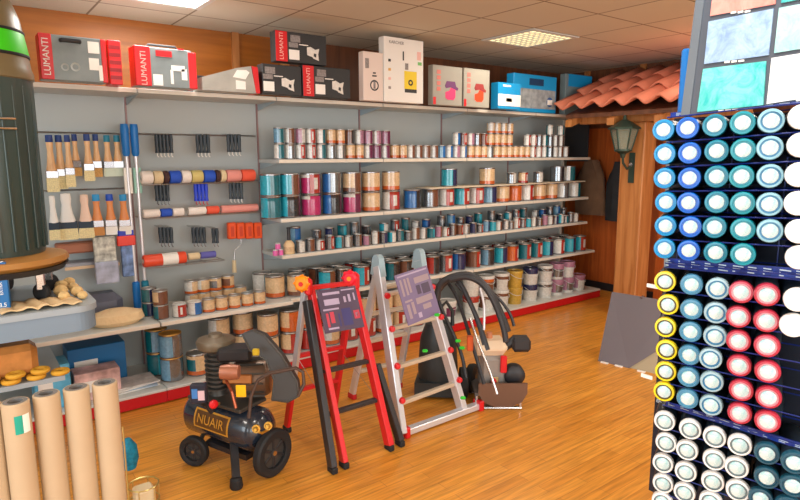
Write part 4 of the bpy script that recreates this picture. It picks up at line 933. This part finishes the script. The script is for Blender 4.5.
for f in (.17, .38, .61, .82): MB().beam(lerp(FL, AL, f), lerp(FR, AR, f), .034, .024, tanr if f < .7 else alu, side=(0, 1, 0), bev=.003).build('rung', t)
for f in (.22, .45, .66, .84): MB().beam(lerp(RL, AL, f), lerp(RR, AR, f), .034, .024, tanr, side=(0, 1, 0), bev=.003).build('rung', t)
SB0, SB1 = Vector((2.035, 2.655, .03))-O, Vector((2.66, 2.66, .03))-O
MB().beam(SB0, SB1, .05, .04, alu, side=(0, 1, 0), bev=.004).build('stabiliser_bar', t)
for p, q in ((SB0, -.5), (SB1, .5)): MB().box((-.018, -.04, -.03), (.018, .04, .04), redp, Matrix.Translation(p), bev=.006).build('end_foot', t)
for A0, F0, s in ((AL, FL, -1), (AR, FR, 1)):
    for f in (.2, .4, .62, .82):
        p = lerp(F0, A0, f)+Vector((s*.015 if s > 0 else .012, -.03, 0))
        MB().lathe([(0, .03), (.014, .028), (.02, .018), (.02, 0), (0, -.004)], redp, 16, frame(p, (-.2, -1, .1), (0, 0, 1))).build('red_knob', t)
    h = MB().prism([(-.06, -.06), (.06, -.06), (.035, .05), (.015, .07), (-.015, .07), (-.035, .05)], -.02, .02, mat('hinge_pale_blue', (176, 204, 216), .35, .4), frame(A0, (1, 0, 0), (0, 1, 0)))
    h.build('hinge', t)
P = [at(u, v, D=dd)-O for u, v, dd in ((408, 326, 3.36), (440, 313, 3.52), (430, 267, 3.58), (394, 276, 3.42))]
A, B, C_, Dd = P; C_ = B+Dd-A
bd, n = board_on(t, A, B, C_, Dd, 'label_board', mat('label_mauve', (120, 104, 138), .4)); lm = mat('label_taupe', (160, 140, 146), .5)
for x0, x1, y0, y1, m in [(.08, .14, .55, .88, lm), (.2, .26, .55, .88, lm), (.3, .36, .58, .88, lm), (.5, .95, .72, .84, lm), (.5, .62, .5, .68, MATS['label_purple_grey']), (.66, .9, .48, .68, MATS['label_purple_grey']), (.4, .9, .32, .44, lm), (.08, .3, .42, .46, lm), (.1, .18, .1, .38, lm), (.24, .32, .16, .4, lm), (.55, .8, .18, .28, lm), (.36, .46, .06, .16, li), (.05, .95, .93, .96, li)]:
    onface(A, B, Dd, n, x0, x1, y0, y1, m, 'printed_mark', bd)

# ------------------------------------------------------------------ dark green vacuum-like washer and petrol pressure washer
t = thing('electric_washer', 'upright charcoal pressure washer with green clips behind silver ladder', 'pressure washer', (2.62, 3.03, 0)); O = Vector((2.62, 3.03, 0))
char = mat('charcoal_body', (44, 50, 52), .4); neon = mat('neon_green', (40, 190, 50), .4)
Tb = frame((0, 0, 0), (0, 0, 1), R_)
MB().prism([(-.17, -.1), (.15, -.13), (.17, .0), (.12, .1), (-.14, .1)], .02, .12, char, Tb).build('base', t)
bm = MB(); prof = [(.13, .12), (.135, .2), (.12, .42), (.085, .52), (.0, .56)]
bm.lathe(prof, char, 24, Tb @ Matrix.Diagonal((1.05, .75, 1, 1))); bm.build('body', t)
MB().tube([Tb @ Vector(v) for v in [(.0, .03, .5), (.02, .05, .62), (.06, .05, .66), (.1, .02, .6), (.1, 0, .5)]], .014, char, 8).build('handle', t)
for i, (u, v) in enumerate([(437, 315), (425, 351), (462, 348), (458, 341), (463, 398)]):
    p = at(u, v, D=3.45)-O; MB().box((-.016, -.008, -.009), (.016, .012, .009), neon, frame(p, (0, 0, 1), R_), bev=.006).build('green_clip', t)
p = at(472, 378, z=.106)-O
w = MB().lathe([(0, -.03), (.07, -.03), (.1, -.025), (.105, 0), (.1, .025), (.07, .03), (.02, .035), (0, .035)], black, 28, frame(Vector((p.x, p.y, .106)), (.45, -.89, 0), (0, 0, 1))).build('wheel', t)
MB().lathe([(.0, .036), (.05, .036), (.05, .03)], dark, 18, frame(Vector((p.x, p.y, .106)), (.45, -.89, 0), (0, 0, 1))).build('hub', w)

t = thing('pressure_washer', 'petrol pressure washer with cream tank and looped black hoses', 'pressure washer', (2.85, 2.68, 0)); O = Vector((2.85, 2.68, 0))
Tb = frame((-.03, .02, 0), (0, 0, 1), R_); Tb0 = Tb @ Matrix.Diagonal((1.08, 1.08, 1, 1)); Tb = Tb @ tr(0, 0, .118) @ Matrix.Diagonal((1.08, 1.08, 1.5, 1)) @ tr(0, 0, -.118); steelb = mat('brushed_plate', (96, 92, 90), .35, .5)
def P3(u, v, D): return at(u, v, D=D)-O
a = at(492, 397, z=.02)-O; b = at(535, 386, z=.02)-O
bp = MB().prism([(-.12, -.12), (.17, -.12), (.2, .1), (-.12, .12)], .1, .118, steelb, Tb0); bp.build('base_plate', t)
MB().prism([(-.1, .19), (.2, .19), (.2, .12), (.17, .06), (.1, .025), (0, .025), (-.07, .06), (-.1, .12)], .124, .136, mat('shield_bronze', (120, 96, 82), .3, .6), Tb0 @ Matrix(((1, 0, 0, 0), (0, 0, -1, 0), (0, 1, 0, 0), (0, 0, 0, 1)))).build('front_shield', t)
fr = MB().tube([Tb0 @ Vector(v) for v in [(-.12, -.12, .012), (.17, -.12, .012)]], .011, chrome, 8).tube([Tb0 @ Vector(v) for v in [(-.12, .12, .012), (.17, .12, .012)]], .011, chrome, 8)
for x in (-.11, .16):
    for y in (-.12, .12): fr.tube([Tb0 @ Vector((x, y, .012)), Tb0 @ Vector((x, y, .1))], .01, chrome, 8)
fr.build('frame', t)
MB().box((-.08, -.07, .118), (.08, .09, .275), mat('engine_grey', (150, 146, 142), .35, .4), Tb, bev=.02).build('engine_block', t)
MB().box((-.135, -.09, .275), (.085, .08, .345), mat('cream_tank', (236, 212, 182), .3), Tb, bev=.03).build('fuel_tank', t)
MB().lathe([(0, .03), (.018, .03), (.022, 0), (0, 0)], mat('tan_cap', (206, 130, 90), .4), 14, Tb @ tr(-.02, 0, .34)).build('fuel_cap', t)
MB().box((.12, -.05, .285), (.235, .05, .35), dark, Tb, bev=.015).build('air_filter', t); MB().tube([Tb @ Vector((.08, 0, .3)), Tb @ Vector((.15, 0, .34))], .03, dark, 10).build('intake', t)
MB().lathe([(0, -.04), (.05, -.04), (.066, -.03), (.066, .03), (.05, .045), (.02, .05), (0, .05)], dark, 28, Tb @ tr(.135, -.03, .18) @ Matrix.Diagonal((1, 1, .7, 1)) @ rot('X', PI/2)).build('recoil_starter', t)
MB().box((-.01+.05, -.09, .2), (.03+.05, -.07, .28), redp, Tb, bev=.005).build('red_filter', t); MB().lathe([(0, .02), (.016, .02), (.018, 0)], redp, 14, Tb @ tr(.0, -.08, .16) @ rot('X', PI/2)).build('red_valve', t)
MB().box((-.015, -.085, .13), (.03, -.07, .18), mat('olive_gold', (176, 150, 100), .4), Tb, bev=.004).build('pump_head', t)
MB().tube([P3(497, 394, 3.72), P3(490, 372, 3.74), P3(478, 342, 3.78), P3(470, 318, 3.8)], .009, chrome, 8).build('lance', t)
MB().box((-.02, -.02, -.05), (.02, .02, .05), mat('orange_part', (210, 90, 40), .4), frame(P3(470, 343, 3.85), (0, 0, 1), R_), bev=.006).build('orange_guard', t)
# push handle and hoses
hs = mat('hose_black', (46, 46, 50), .45)
def curve(pts, D0, D1, r, nm, m=hs, k=5):
    P = [P3(u, v, D0+(D1-D0)*i/(len(pts)-1)) for i, (u, v) in enumerate(pts)]; Q = []
    for i in range(len(P)-1):
        p0 = P[max(i-1, 0)]; p1 = P[i]; p2 = P[i+1]; p3 = P[min(i+2, len(P)-1)]
        for j in range(k):
            s = j/k; Q.append(.5*((2*p1)+(-p0+p2)*s+(2*p0-5*p1+4*p2-p3)*s*s+(-p0+3*p1-3*p2+p3)*s*s*s))
    Q.append(P[-1]); MB().tube(Q, r, m, 8).build(nm, t)
curve([(436, 300), (441, 284), (455, 276), (473, 276), (490, 292), (502, 316), (508, 332)], 3.9, 3.75, .022, 'hose')
curve([(450, 280), (466, 277), (482, 284), (494, 302), (503, 326), (506, 342)], 3.85, 3.7, .02, 'hose')
curve([(440, 290), (450, 279), (460, 283), (470, 302), (480, 325), (488, 350)], 3.95, 3.75, .014, 'hose')
curve([(487, 290), (500, 300), (510, 314), (514, 326)], 3.8, 3.8, .01, 'hose')
curve([(456, 283), (466, 296), (476, 318), (484, 345)], 3.9, 3.8, .012, 'hose')
curve([(480, 288), (484, 305), (484, 330)], 3.75, 3.7, .008, 'hose', alu)
curve([(434, 310), (437, 292), (448, 281)], 3.97, 3.9, .018, 'hose')
curve([(466, 378), (460, 350), (440, 305), (438, 293)], 3.9, 3.95, .012, 'push_handle', dark)
curve([(484, 384), (474, 350), (458, 300), (446, 280)], 3.85, 3.95, .012, 'push_handle', dark)
wh = MB().lathe([(0, -.025), (.08, -.025), (.105, -.02), (.105, .02), (.08, .025), (0, .03)], black, 28, Tb0 @ tr(-.17, .08, .106) @ rot('Y', PI/2)); wh.build('wheel', t)
MB().tube([Tb0 @ Vector((-.17, .08, .106)), Tb0 @ Vector((-.1, .08, .106))], .012, chrome, 8).build('axle', t)

# ------------------------------------------------------------------ tiled roof display on right wall
XE_, ZE = 5.2, 2.155; y0r, y1r = 2.2, 4.16; tile = mat('clay_tile', (214, 126, 98), .6, var=.12, scale=5, bump=.15)
t = thing('tiled_canopy', 'orange clay tile canopy on timber frame projecting from right wall', 'tiled canopy', (5.8, 3.2, 0)); O = Vector((5.8, 3.2, 0))
def course(xa, za, xb, zb, ya, yb, nm, n=8):
    pitch = .235; ny = int((yb-ya)/pitch*n); s = MB(); vs = []; fs = []; K = 2
    for i in range(ny+1):
        y = ya+(yb-ya)*i/ny; ph = 2*PI*(y-y1r)/pitch; w = .034*math.cos(ph)
        for j in range(K+1):
            f = j/K; vs.append(Vector((xa+(xb-xa)*f, y, za+(zb-za)*f+w*(1-.12*f)))-O)
    for i in range(ny):
        for j in range(K): fs.append([i*(K+1)+j, (i+1)*(K+1)+j, (i+1)*(K+1)+j+1, i*(K+1)+j+1])
    s.add(vs, fs, tile, True); o = s.build(nm, t); m = o.modifiers.new('thick', 'SOLIDIFY'); m.thickness = .02; m.offset = 1
    return o
sl = (2.62-2.2)/(6.35-5.2)
for i in range(3):
    xa = 5.2+i*.38; xb = xa+.43; za = ZE+.02+(xa-5.2)*sl+.022*i*0+(.0 if i == 0 else .02); course(xa, za, xb, za+(xb-xa)*sl-.01, y0r, y1r-(.0 if i == 0 else 0.0), 'tile_course')
yb = y1r-.02
MB().prism([(5.3-5.8, 2.10), (6.42-5.8, 2.5), (6.42-5.8, 2.46), (5.3-5.8, 2.06)], y0r-3.2+.05, yb-3.2-.06, pinedark, Matrix(((1, 0, 0, 0), (0, 0, 1, 0), (0, 1, 0, 0), (0, 0, 0, 1)))).build('roof_deck', t)
MB().box((5.42-5.8, y0r-3.2+.1, 2.0), (5.52-5.8, yb-3.2-.15, 2.09), pine, bev=.005).build('front_beam', t)
for y in (4.0, 3.5, 3.0): MB().prism([(5.25-5.8, 2.04), (6.42-5.8, 2.44), (6.42-5.8, 2.36), (5.25-5.8, 1.97)], y-3.2-.04, y-3.2+.04, pine, Matrix(((1, 0, 0, 0), (0, 0, 1, 0), (0, 1, 0, 0), (0, 0, 0, 1)))).build('rafter', t)
pp = at(630, 250, x=5.5)
MB().box((5.45-5.8, 3.24-3.2, 0), (5.67-5.8, 3.5-3.2, 2.0), pine, bev=.01).build('post', t)
# side boards behind post
tag(MB().box((5.95, 2.55, 0), (6.0, 3.33, 2.05), redwood).build('board_panel'), 'reddish wooden board panel behind the timber post under canopy', 'panel')
tm = mat('white_paint_mark', (225, 205, 180), .6)
bo = bpy.data.objects['board_panel']
text_mesh('MADERA', .07, tm, 'lettering', bo, (5.948, 3.12, 1.25), (0, 0, 1), (0, 1, 0)); text_mesh('PORCHES 2', .08, tm, 'lettering', bo, (5.948, 3.13, .8), (0, 0, 1), (0, 1, 0))
# lantern
lx = at(624, 135, x=5.36); c = Vector((5.30, lx.y*5.30/5.36, 0)); lg = mat('lantern_green_iron', (56, 76, 66), .45, .4); gl = mat('lantern_glass', (150, 166, 150), .12, alpha=.5)
t = thing('wall_lantern', 'green iron glass lantern on bracket fixed to the timber post', 'lantern', (c.x, c.y, .04))
MB().lathe([(0, 2.02), (.012, 2.02), (.02, 1.98), (.05, 1.965), (.15, 1.9), (.155, 1.885), (0, 1.885)], lg, 6).build('cap', t)
s = MB(); n = 6
MB().lathe([(.125, 1.885), (.075, 1.69)], gl, 6, smooth=False).build('glass', t)
for i in range(6):
    q = i*PI/3; s.tube([(.128*math.cos(q), .128*math.sin(q), 1.885), (.077*math.cos(q), .077*math.sin(q), 1.69)], .007, lg, 6)
s.build('frame', t)
MB().lathe([(0, 1.692), (.085, 1.692), (.085, 1.675), (.03, 1.65), (.02, 1.61), (0, 1.6)], lg, 12).build('base', t)
px_, py_ = 5.45-c.x, 3.36-c.y
MB().tube([(0, 0, 1.62), (0.01, 0, 1.56), (px_*.5, py_*.5, 1.5), (px_*.9, py_*.9, 1.53), (px_*.98, py_*.98, 1.6)], .012, lg, 8).build('bracket', t)
MB().prism([(px_-.012, py_-.03), (px_-.001, py_-.03), (px_-.001, py_+.03), (px_-.012, py_+.03)], 1.36, 1.66, lg).build('wall_plate', t)
MB().lathe([(0, .0), (.022, .0), (.022, .012), (0, .016)], chrome, 14, tr(px_-.014, py_, 1.54) @ rot('Y', -PI/2)).build('rosette', t)

# coats
def coat(y0, y1, z0, z1, x, m, nm, lab):
    s = MB(); N = 14; K = 8; vs = []
    for i in range(N):
        q = 2*PI*i/N
        for j in range(K+1):
            f = j/K; hw = (y1-y0)/2*(.35+.65*min(1, f*3))*(1+.06*math.sin(3*q+f*5)); dp = .07*(1+.2*math.sin(5*q+f*3))
            vs.append((x+dp*math.sin(q), (y0+y1)/2+hw*math.cos(q), z1-(z1-z0)*f))
    fs = [[i*(K+1)+j, ((i+1) % N)*(K+1)+j, ((i+1) % N)*(K+1)+j+1, i*(K+1)+j+1] for i in range(N) for j in range(K)]
    fs += [[i*(K+1) for i in range(N)], [i*(K+1)+K for i in range(N)][::-1]]
    s.add(vs, fs, m, True); o = tag(s.build(nm, origin=(x, (y0+y1)/2, z0)), lab, 'coat', 'hanging coats')
    MB().lathe([(0, 0), (.012, 0), (.012, .09), (.02, .09), (0, .1)], wire, 10, tr(.08, 0, z1-z0-.03) @ rot('Y', PI/2)).build('coat_hook', o)
coat(4.2, 4.62, .95, 1.62, 6.27, mat('coat_brown', (112, 84, 62), .9, var=.2, scale=9), 'coat', 'brown jacket hanging on wooden wall beside the shelf end')
coat(3.85, 4.18, .9, 1.6, 6.27, mat('coat_charcoal', (44, 46, 50), .9, var=.2, scale=9), 'coat', 'dark charcoal jacket hanging left of the timber post')

# leaning sheets
A0 = at(598, 361, z=0); B0 = at(662, 376, z=0)
t = thing('display_board', 'grey sheet standing on floor with beige sheet propped behind it', 'board', (A0.x, A0.y, 0)); O = Vector((A0.x, A0.y, 0))
A = A0-O; Bv = B0-O; nb = Vector((-(Bv.y), Bv.x, 0)).normalized()
if nb.dot(F) < 0: nb = -nb
lean = nb*.16
TL = at(612, 292, D=(A0-EYEV).dot(F)+.04)-O; 
a0 = A; b0 = Bv; c0 = b0+lean+Vector((0, 0, TL.z)); d0 = a0+lean+Vector((0, 0, TL.z))
d0 = Vector((TL.x, TL.y, TL.z))
q0 = a0.lerp(b0, .5); q1 = b0.lerp(c0, .42)
th = nb*.012
def slab(V, m, nm):
    s = MB(); n = len(V); s.add(V+[v+th for v in V], [list(range(n)), list(range(n, 2*n))[::-1]]+[[i, (i+1) % n, n+(i+1) % n, n+i] for i in range(n)], m); return s.build(nm, t)
slab([a0, q0, q1, c0, d0], mat('board_grey', (112, 106, 112), .45), 'grey_sheet')
slab([v+th for v in [q0+Vector((0, 0, 0)), b0, q1]], mat('board_beige', (176, 162, 132), .45), 'beige_sheet')
MB().beam(d0.lerp(c0, .5)+th, Vector((d0.lerp(c0, .5).x, d0.lerp(c0, .5).y, 0))+nb*.22, .04, .02, pinedark).build('prop_strut', t)
for f in (.12, .35, .7): MB().box((-.03, -.01, 0), (.03, .01, .008), whitel, frame(a0.lerp(b0, f)-th*1.2, (0, 0, 1), b0-a0)).build('foot_clip', t)

# ------------------------------------------------------------------ spray can rack on the right
XRk = 1.53; rackm = mat('rack_blue', (14, 40, 120), .4); rackd = mat('rack_shadow_board', (16, 26, 44), .6)
def rp(u, v): return at(u, v, x=XRk)
def capset(key, ring, groove, disc):
    """a can lying on its back in the rack, cap towards -x"""
    if ('spray', key) in PROTO: return PROTO['spray', key]
    T = rot('Y', -PI/2)      # +z of the lathe goes to -x
    body = MB().lathe([(0, -.17), (.026, -.17), (.029, -.165), (.028, -.012), (.025, -.004)], mat('spray_can_dark', (40, 52, 62), .3, .4), 24, T)
    o = body.build('spray_can')
    cap = MB().lathe([(.0262, -.004), (.0278, -.002), (.0278, .009), (.0262, .013), (.0215, .0135)], ring, 32, T).build('cap', o)
    g = MB().lathe([(.0215, .0135), (.0205, .0095), (.0172, .0095)], groove, 32, T).build('cap_groove', o)
    d = MB().lathe([(.0172, .0095), (.0168, .012), (.0155, .0128), (0, .0128)], disc, 28, T).build('cap_top', o)
    PROTO['spray', key] = [o, [cap, g, d], False]; return PROTO['spray', key]
dw = mat_marble('cap_disc_white', (150, 206, 212), (226, 236, 236), 70, .35); dwh = mat('cap_disc_plain', (246, 247, 246), .35)
def pl(n, c): return mat('cap_'+n, c, .3)
KEYS = {'azure': (pl('azure', (0, 140, 200)), pl('azure', (1,1,1)), dw), 'blue': (pl('blue', (0, 96, 200)), pl('blue', (1,1,1)), dw), 'turquoise': (pl('turquoise', (0, 124, 150)), pl('turquoise', (1,1,1)), dw),
        'sea': (pl('sea', (4, 140, 156)), pl('sea', (1,1,1)), dw), 'pale blue': (pl('pale_blue', (140, 190, 208)), pl('steel_groove', (60, 130, 170)), dw), 'white': (pl('white', (244, 246, 246)), pl('white', (1,1,1)), dwh),
        'yellow': (pl('yellow', (246, 224, 40)), pl('olive_groove', (100, 90, 50)), dw), 'steel blue': (pl('steel_blue', (66, 132, 168)), pl('steel_blue2', (90, 160, 190)), dw),
        'ice': (pl('ice', (158, 192, 204)), pl('steel_groove', (1,1,1)), dw), 'red': (pl('red', (180, 44, 66)), pl('pink_groove', (226, 160, 170)), dw), 'ring white': (pl('white', (1,1,1)), pl('grey_groove', (120, 136, 140)), dw),
        'dark teal': (pl('dark_teal', (30, 84, 106)), pl('dark_teal', (1,1,1)), dw)}
NM = {'azure': 'azure blue', 'blue': 'deep blue', 'turquoise': 'turquoise', 'sea': 'sea green', 'pale blue': 'pale blue ringed', 'white': 'plain white', 'yellow': 'yellow', 'steel blue': 'steel blue', 'ice': 'icy pale blue', 'red': 'red', 'ring white': 'grey-ringed white', 'dark teal': 'dark teal'}
RANK = [
 ('upper', 'leftmost column', 'azure', [(664, 130), (665.5, 154), (665, 178), (666.5, 202), (666, 225.5), (665, 248)]),
 ('upper', 'second column', 'blue', [(688, 128), (690, 153), (690, 178), (689, 202.5), (691, 226.5), (689, 250)]),
 ('upper', 'third column', 'turquoise', [(715, 125.5), (717, 151), (717, 176.5), (717, 202), (715, 227), (716, 252)]),
 ('upper', 'fourth column', 'sea', [(743, 123), (743.5, 150), (742, 176.5), (743, 203), (743, 229), (743, 254)]),
 ('upper', 'fifth column', 'pale blue', [(771, 121), (770, 148), (770, 176), (769.5, 204), (770, 230.5)]),
 ('upper', 'rightmost column', 'white', [(802, 117), (801, 145), (799, 174.5), (798, 203), (799, 231), (799, 257)]),
 ('middle', 'leftmost column', 'yellow', [(665.5, 281), (668.5, 304), (666, 326.5), (667, 349), (666, 370.5), (664.5, 390.5)]),
 ('middle', 'second column', 'steel blue', [(692, 284), (692, 308.5), (691, 331), (690, 354), (689, 376), (688, 397.5)]),
 ('middle', 'third column', 'ice', [(718, 288), (716, 312), (715.5, 335.5), (711, 357.5), (712, 380.5), (711.5, 404)]),
 ('middle', 'fourth column', 'red', [(741.5, 291.5), (738.5, 316), (738.5, 340), (739.5, 364.5), (741.5, 389), (740, 412)]),
 ('middle', 'fifth column', 'red', [(767, 294), (766.5, 320), (767, 345), (767.5, 370.5), (768.5, 396), (767.5, 420)]),
 ('middle', 'rightmost column', 'white', [(797, 299), (793, 324.5)]),
 ('lower', 'leftmost column', 'ring white', [(665, 420), (666.5, 441.5), (663.5, 462), (663.5, 482), (662.5, 500)]),
 ('lower', 'second column', 'ring white', [(690.5, 428), (687.5, 449), (686, 470.5), (685, 491)]),
 ('lower', 'third column', 'ring white', [(715, 436), (714.5, 458.5), (713, 480), (711, 500)]),
 ('lower', 'fourth column', 'ring white', [(740, 443.5), (737, 466), (738, 489)]),
 ('lower', 'fifth column', 'dark teal', [(767, 452), (767, 476), (761, 497)]),
 ('lower', 'rightmost column', 'dark teal', [(794, 461), (793, 484), (788, 505)])]
POS = []
for blk, colm, key, pts in RANK:
    for i, (u, v) in enumerate(pts):
        p = rp(u, v); pr = capset(key, *KEYS[key])
        if not pr[2]: o = pr[0]; pr[2] = True
        else: o = copy_tree(pr[0], pr[1], (0, 0, 0))
        o.location = (XRk, p.y, p.z); o.rotation_euler = (random.uniform(-1, 1)*0, random.uniform(-.03, .03), .36+random.uniform(-.05, .05)); POS.append((p.y, p.z))
        row_ = 'top' if i == 0 else 'bottom' if i == len(pts)-1 else ORD[i]+' from top'
        tag(o, f"{NM[key]} capped spray can, {row_} of {colm}, {blk} block of rack", 'spray can', 'spray cans in the display rack')
t = thing('spray_can_rack', 'blue wire display rack holding spray cans at right foreground', 'display rack', (1.62, .62, 0)); O = Vector((1.62, .62, 0))
yl = .85; yr = .36
MB().box((XRk+.185-O.x, yr-O.y, .6), (XRk+.195-O.x, .93-O.y, 1.785), rackd).build('back_board', t)
fw = MB()
for z0, n_ in ((1.745, 6), (1.345, 6), (.955, 4)):
    for i in range(n_+1):
        z = z0+.0325-.0648*i
        for xx in (XRk+.0, XRk+.15): fw.tube([(xx-O.x, .848-.055*(1.75-z)-O.y, z-.001), (xx-O.x, yr-O.y, z+.026)], .0018, rackm, 5)
fw.build('shelf_wires', t)
fw = MB()
for y in (.888, .755, .62, .50, .37):
    for xx in (XRk+.178,): fw.tube([(xx-O.x, y-O.y, .62), (xx-O.x, y-O.y, 1.78)], .002, rackm, 5)
fw.build('upright_wires', t)
pst = mat('post_grey', (150, 160, 164), .4)
MB().beam(Vector((1.62, .885-.055*1.75+.01, .03))-O, Vector((1.62, .892, 1.76))-O, .011, .011, pst).build('corner_post', t)
MB().box((XRk-.01-O.x, yr-O.y, 0), (XRk+.22-O.x, yl+.045-O.y, .03), dark, bev=.004).build('foot_plate', t)
tab = MB()
for z in (1.322, 1.06, ): tab.box((XRk-.015-O.x, .835-O.y, z-.006), (XRk-.01-O.x, .868-O.y, z+.004), whitel)
tab.build('price_tab', t)
# printed header strips
def strip(zl, zr, h, nm='header_strip'):
    s = MB(); X = XRk+.016-O.x
    yq = .848-.055*(1.75-zl)
    V = [(X, yq-O.y, zl), (X, yr-O.y, zr), (X, yr-O.y, zr+h), (X, yq-O.y, zl+h)]
    s.add(V+[(v[0]+.004, v[1], v[2]) for v in V], [[0, 1, 2, 3], [7, 6, 5, 4], [0, 4, 5, 1], [1, 5, 6, 2], [2, 6, 7, 3], [3, 7, 4, 0]], mat_marble('strip_blue', (20, 60, 160), (12, 34, 110), 30)); o = s.build(nm, t)
    m = MB(); random.seed(3)
    for y in [.83-.035*i for i in range(11)]:
        if y < yr+.02: break
        f = (yl-y)/(yl-yr); z = zl+(zr-zl)*f
        for k in range(3): m.box((X-.0006, y+.002-.026*random.random()-O.y, z+h*(.2+.24*k)), (X, y-O.y+.004, z+h*(.3+.24*k)), mat('strip_lettering', (190, 210, 225), .5))
    m.build('printed_lines', o)
strip(1.372, 1.4, .028); strip(.978, .99, .016); strip(1.778, 1.80, .012, 'top_strip')
# colour sample board above
t = thing('colour_sample_board', 'slate-framed board of six marbled colour samples above spray cans', 'sample board', (1.56, .62, 1.8)); O = Vector((1.56, .62, 1.8))
slate = mat('slate_frame', (74, 82, 94), .35)
def bx(u, v, off=0.):
    p = at(u, v, x=XRk+.012); k = max(0, p.z-1.78)*.12     # top leans back
    p = at(u, v, x=XRk+.012+k-off); return p-O
def quad(P, m, nm, th, t=t):
    s = MB(); s.add(P+[p+Vector((th, 0, 0)) for p in P], [[0, 1, 2, 3], [7, 6, 5, 4], [0, 4, 5, 1], [1, 5, 6, 2], [2, 6, 7, 3], [3, 7, 4, 0]], m); return s.build(nm, t)
quad([bx(681, 117), bx(860, 92), bx(880, -60), bx(703, -52)], slate, 'frame', .02)
quad([bx(681, 117, -.0)+Vector((.0, .0, 0)), bx(690, 116), bx(711, -52), bx(703, -52)], mat('frame_edge', (96, 106, 116), .3), 'frame_edge', -.003)
samples = [((697, 112), (763, 105), (766, 61), (703, 69), (30, 176, 176), (120, 216, 208), 'turquoise'), ((704, 64), (768.5, 55), (773.5, 8.5), (708.5, 21.5), (122, 150, 196), (160, 190, 214), 'lilac blue'),
           ((710, 16), (775, 4), (781, -44), (716, -34), (208, 124, 116), (220, 150, 140), 'salmon'), ((766.5, 104), (850, 91), (858, 44), (771.5, 58), (214, 226, 230), (230, 234, 236), 'white'),
           ((774, 53), (855, 40), (862, -8), (779, 8), (136, 196, 198), (170, 214, 212), 'mint'), ((781, 3), (862, -13), (868, -56), (786, -44), (40, 150, 160), (80, 180, 176), 'teal')]
for A_, B_, C2, D_, c1, c2, nm in samples:
    o = quad([bx(*A_, .004), bx(*B_, .004), bx(*C2, .004), bx(*D_, .004)], mat_marble('sample_'+nm.replace(' ', '_'), c1, c2, 22), 'colour_sample', .004); o['label'] = nm+' marbled sample'
    mA = ((A_[0]+B_[0])/2, (A_[1]+B_[1])/2); mD = ((C2[0]+D_[0])/2, (C2[1]+D_[1])/2)
    quad([bx(mA[0]-.3, mA[1], .0045), bx(mA[0]+.3, mA[1], .0045), bx(mD[0]+.3, mD[1], .0045), bx(mD[0]-.3, mD[1], .0045)], mat('seam_grey', (170, 200, 210), .5), 'seam', .0005, o) if False else None
    m = MB()
    for k in range(3):
        a = bx(mA[0]-9+k*7, mA[1]+1.6-(k-1)*.6, .003); m.box((a.x-.0012, a.y-.006, a.z-.003), (a.x+.003, a.y+.006, a.z+.0015), whitel)
    m.build('caption', t)
# blue tube behind board
p = at(685, 80, x=1.62); tag(MB().box((-.012, -.012, -.075), (.012, .012, .1), blueplastic, bev=.006).build('blue_tube'), 'slim blue tube standing behind left edge of the sample board', 'tube').location = (p.x, p.y, p.z-.0)
tube_o = bpy.data.objects['blue_tube']; tube_o.location.z = 1.787+.075

# ------------------------------------------------------------------ light
w = bpy.data.worlds.new('world'); scn.world = w; w.use_nodes = True; bg = w.node_tree.nodes['Background']
bg.inputs['Color'].default_value = (.80, .9, 1, 1); bg.inputs['Strength'].default_value = .8
def area(name, loc, rotv, sx, sy, power, col):
    l = bpy.data.lights.new(name, 'AREA'); l.shape = 'RECTANGLE'; l.size = sx; l.size_y = sy; l.energy = power; l.color = col
    o = bpy.data.objects.new(name, l); COL.objects.link(o); o.location = loc; o.rotation_euler = rotv; return o
area('window_daylight_left', (XL+.02, 0, 1.6), (0, -PI/2, 0), 1.7, 3.4, 100, (.84, .94, 1))
area('window_daylight_front', (1., YF+.02, 1.5), (PI/2, 0, 0), 7., 2.0, 165, (1, .96, .9))
for x, y in ((1.2, .6), (4.2, .9), (2.7, -1.2), (5.2, 2.2), (-1.2, 2.2)):
    area('ceiling_area_lamp', (x, y, CZ-.02), (0, 0, 0), .55, .55, 17, (1, .93, .84))  # unseen lamps added to light the room, no panels modelled above them
area('ceiling_area_lamp', (4.2, 3.65, CZ-.02), (0, 0, 0), .5, .5, 10, (1, .9, .74)); area('ceiling_area_lamp', (1.2, 4.25, CZ-.02), (0, 0, 0), .5, .5, 12, (1, .97, .92))
vs_ = scn.view_settings; vs_.view_transform = 'Standard'; vs_.look = 'None'; vs_.gamma = 1; vs_.use_curve_mapping = False; vs_.exposure = .25
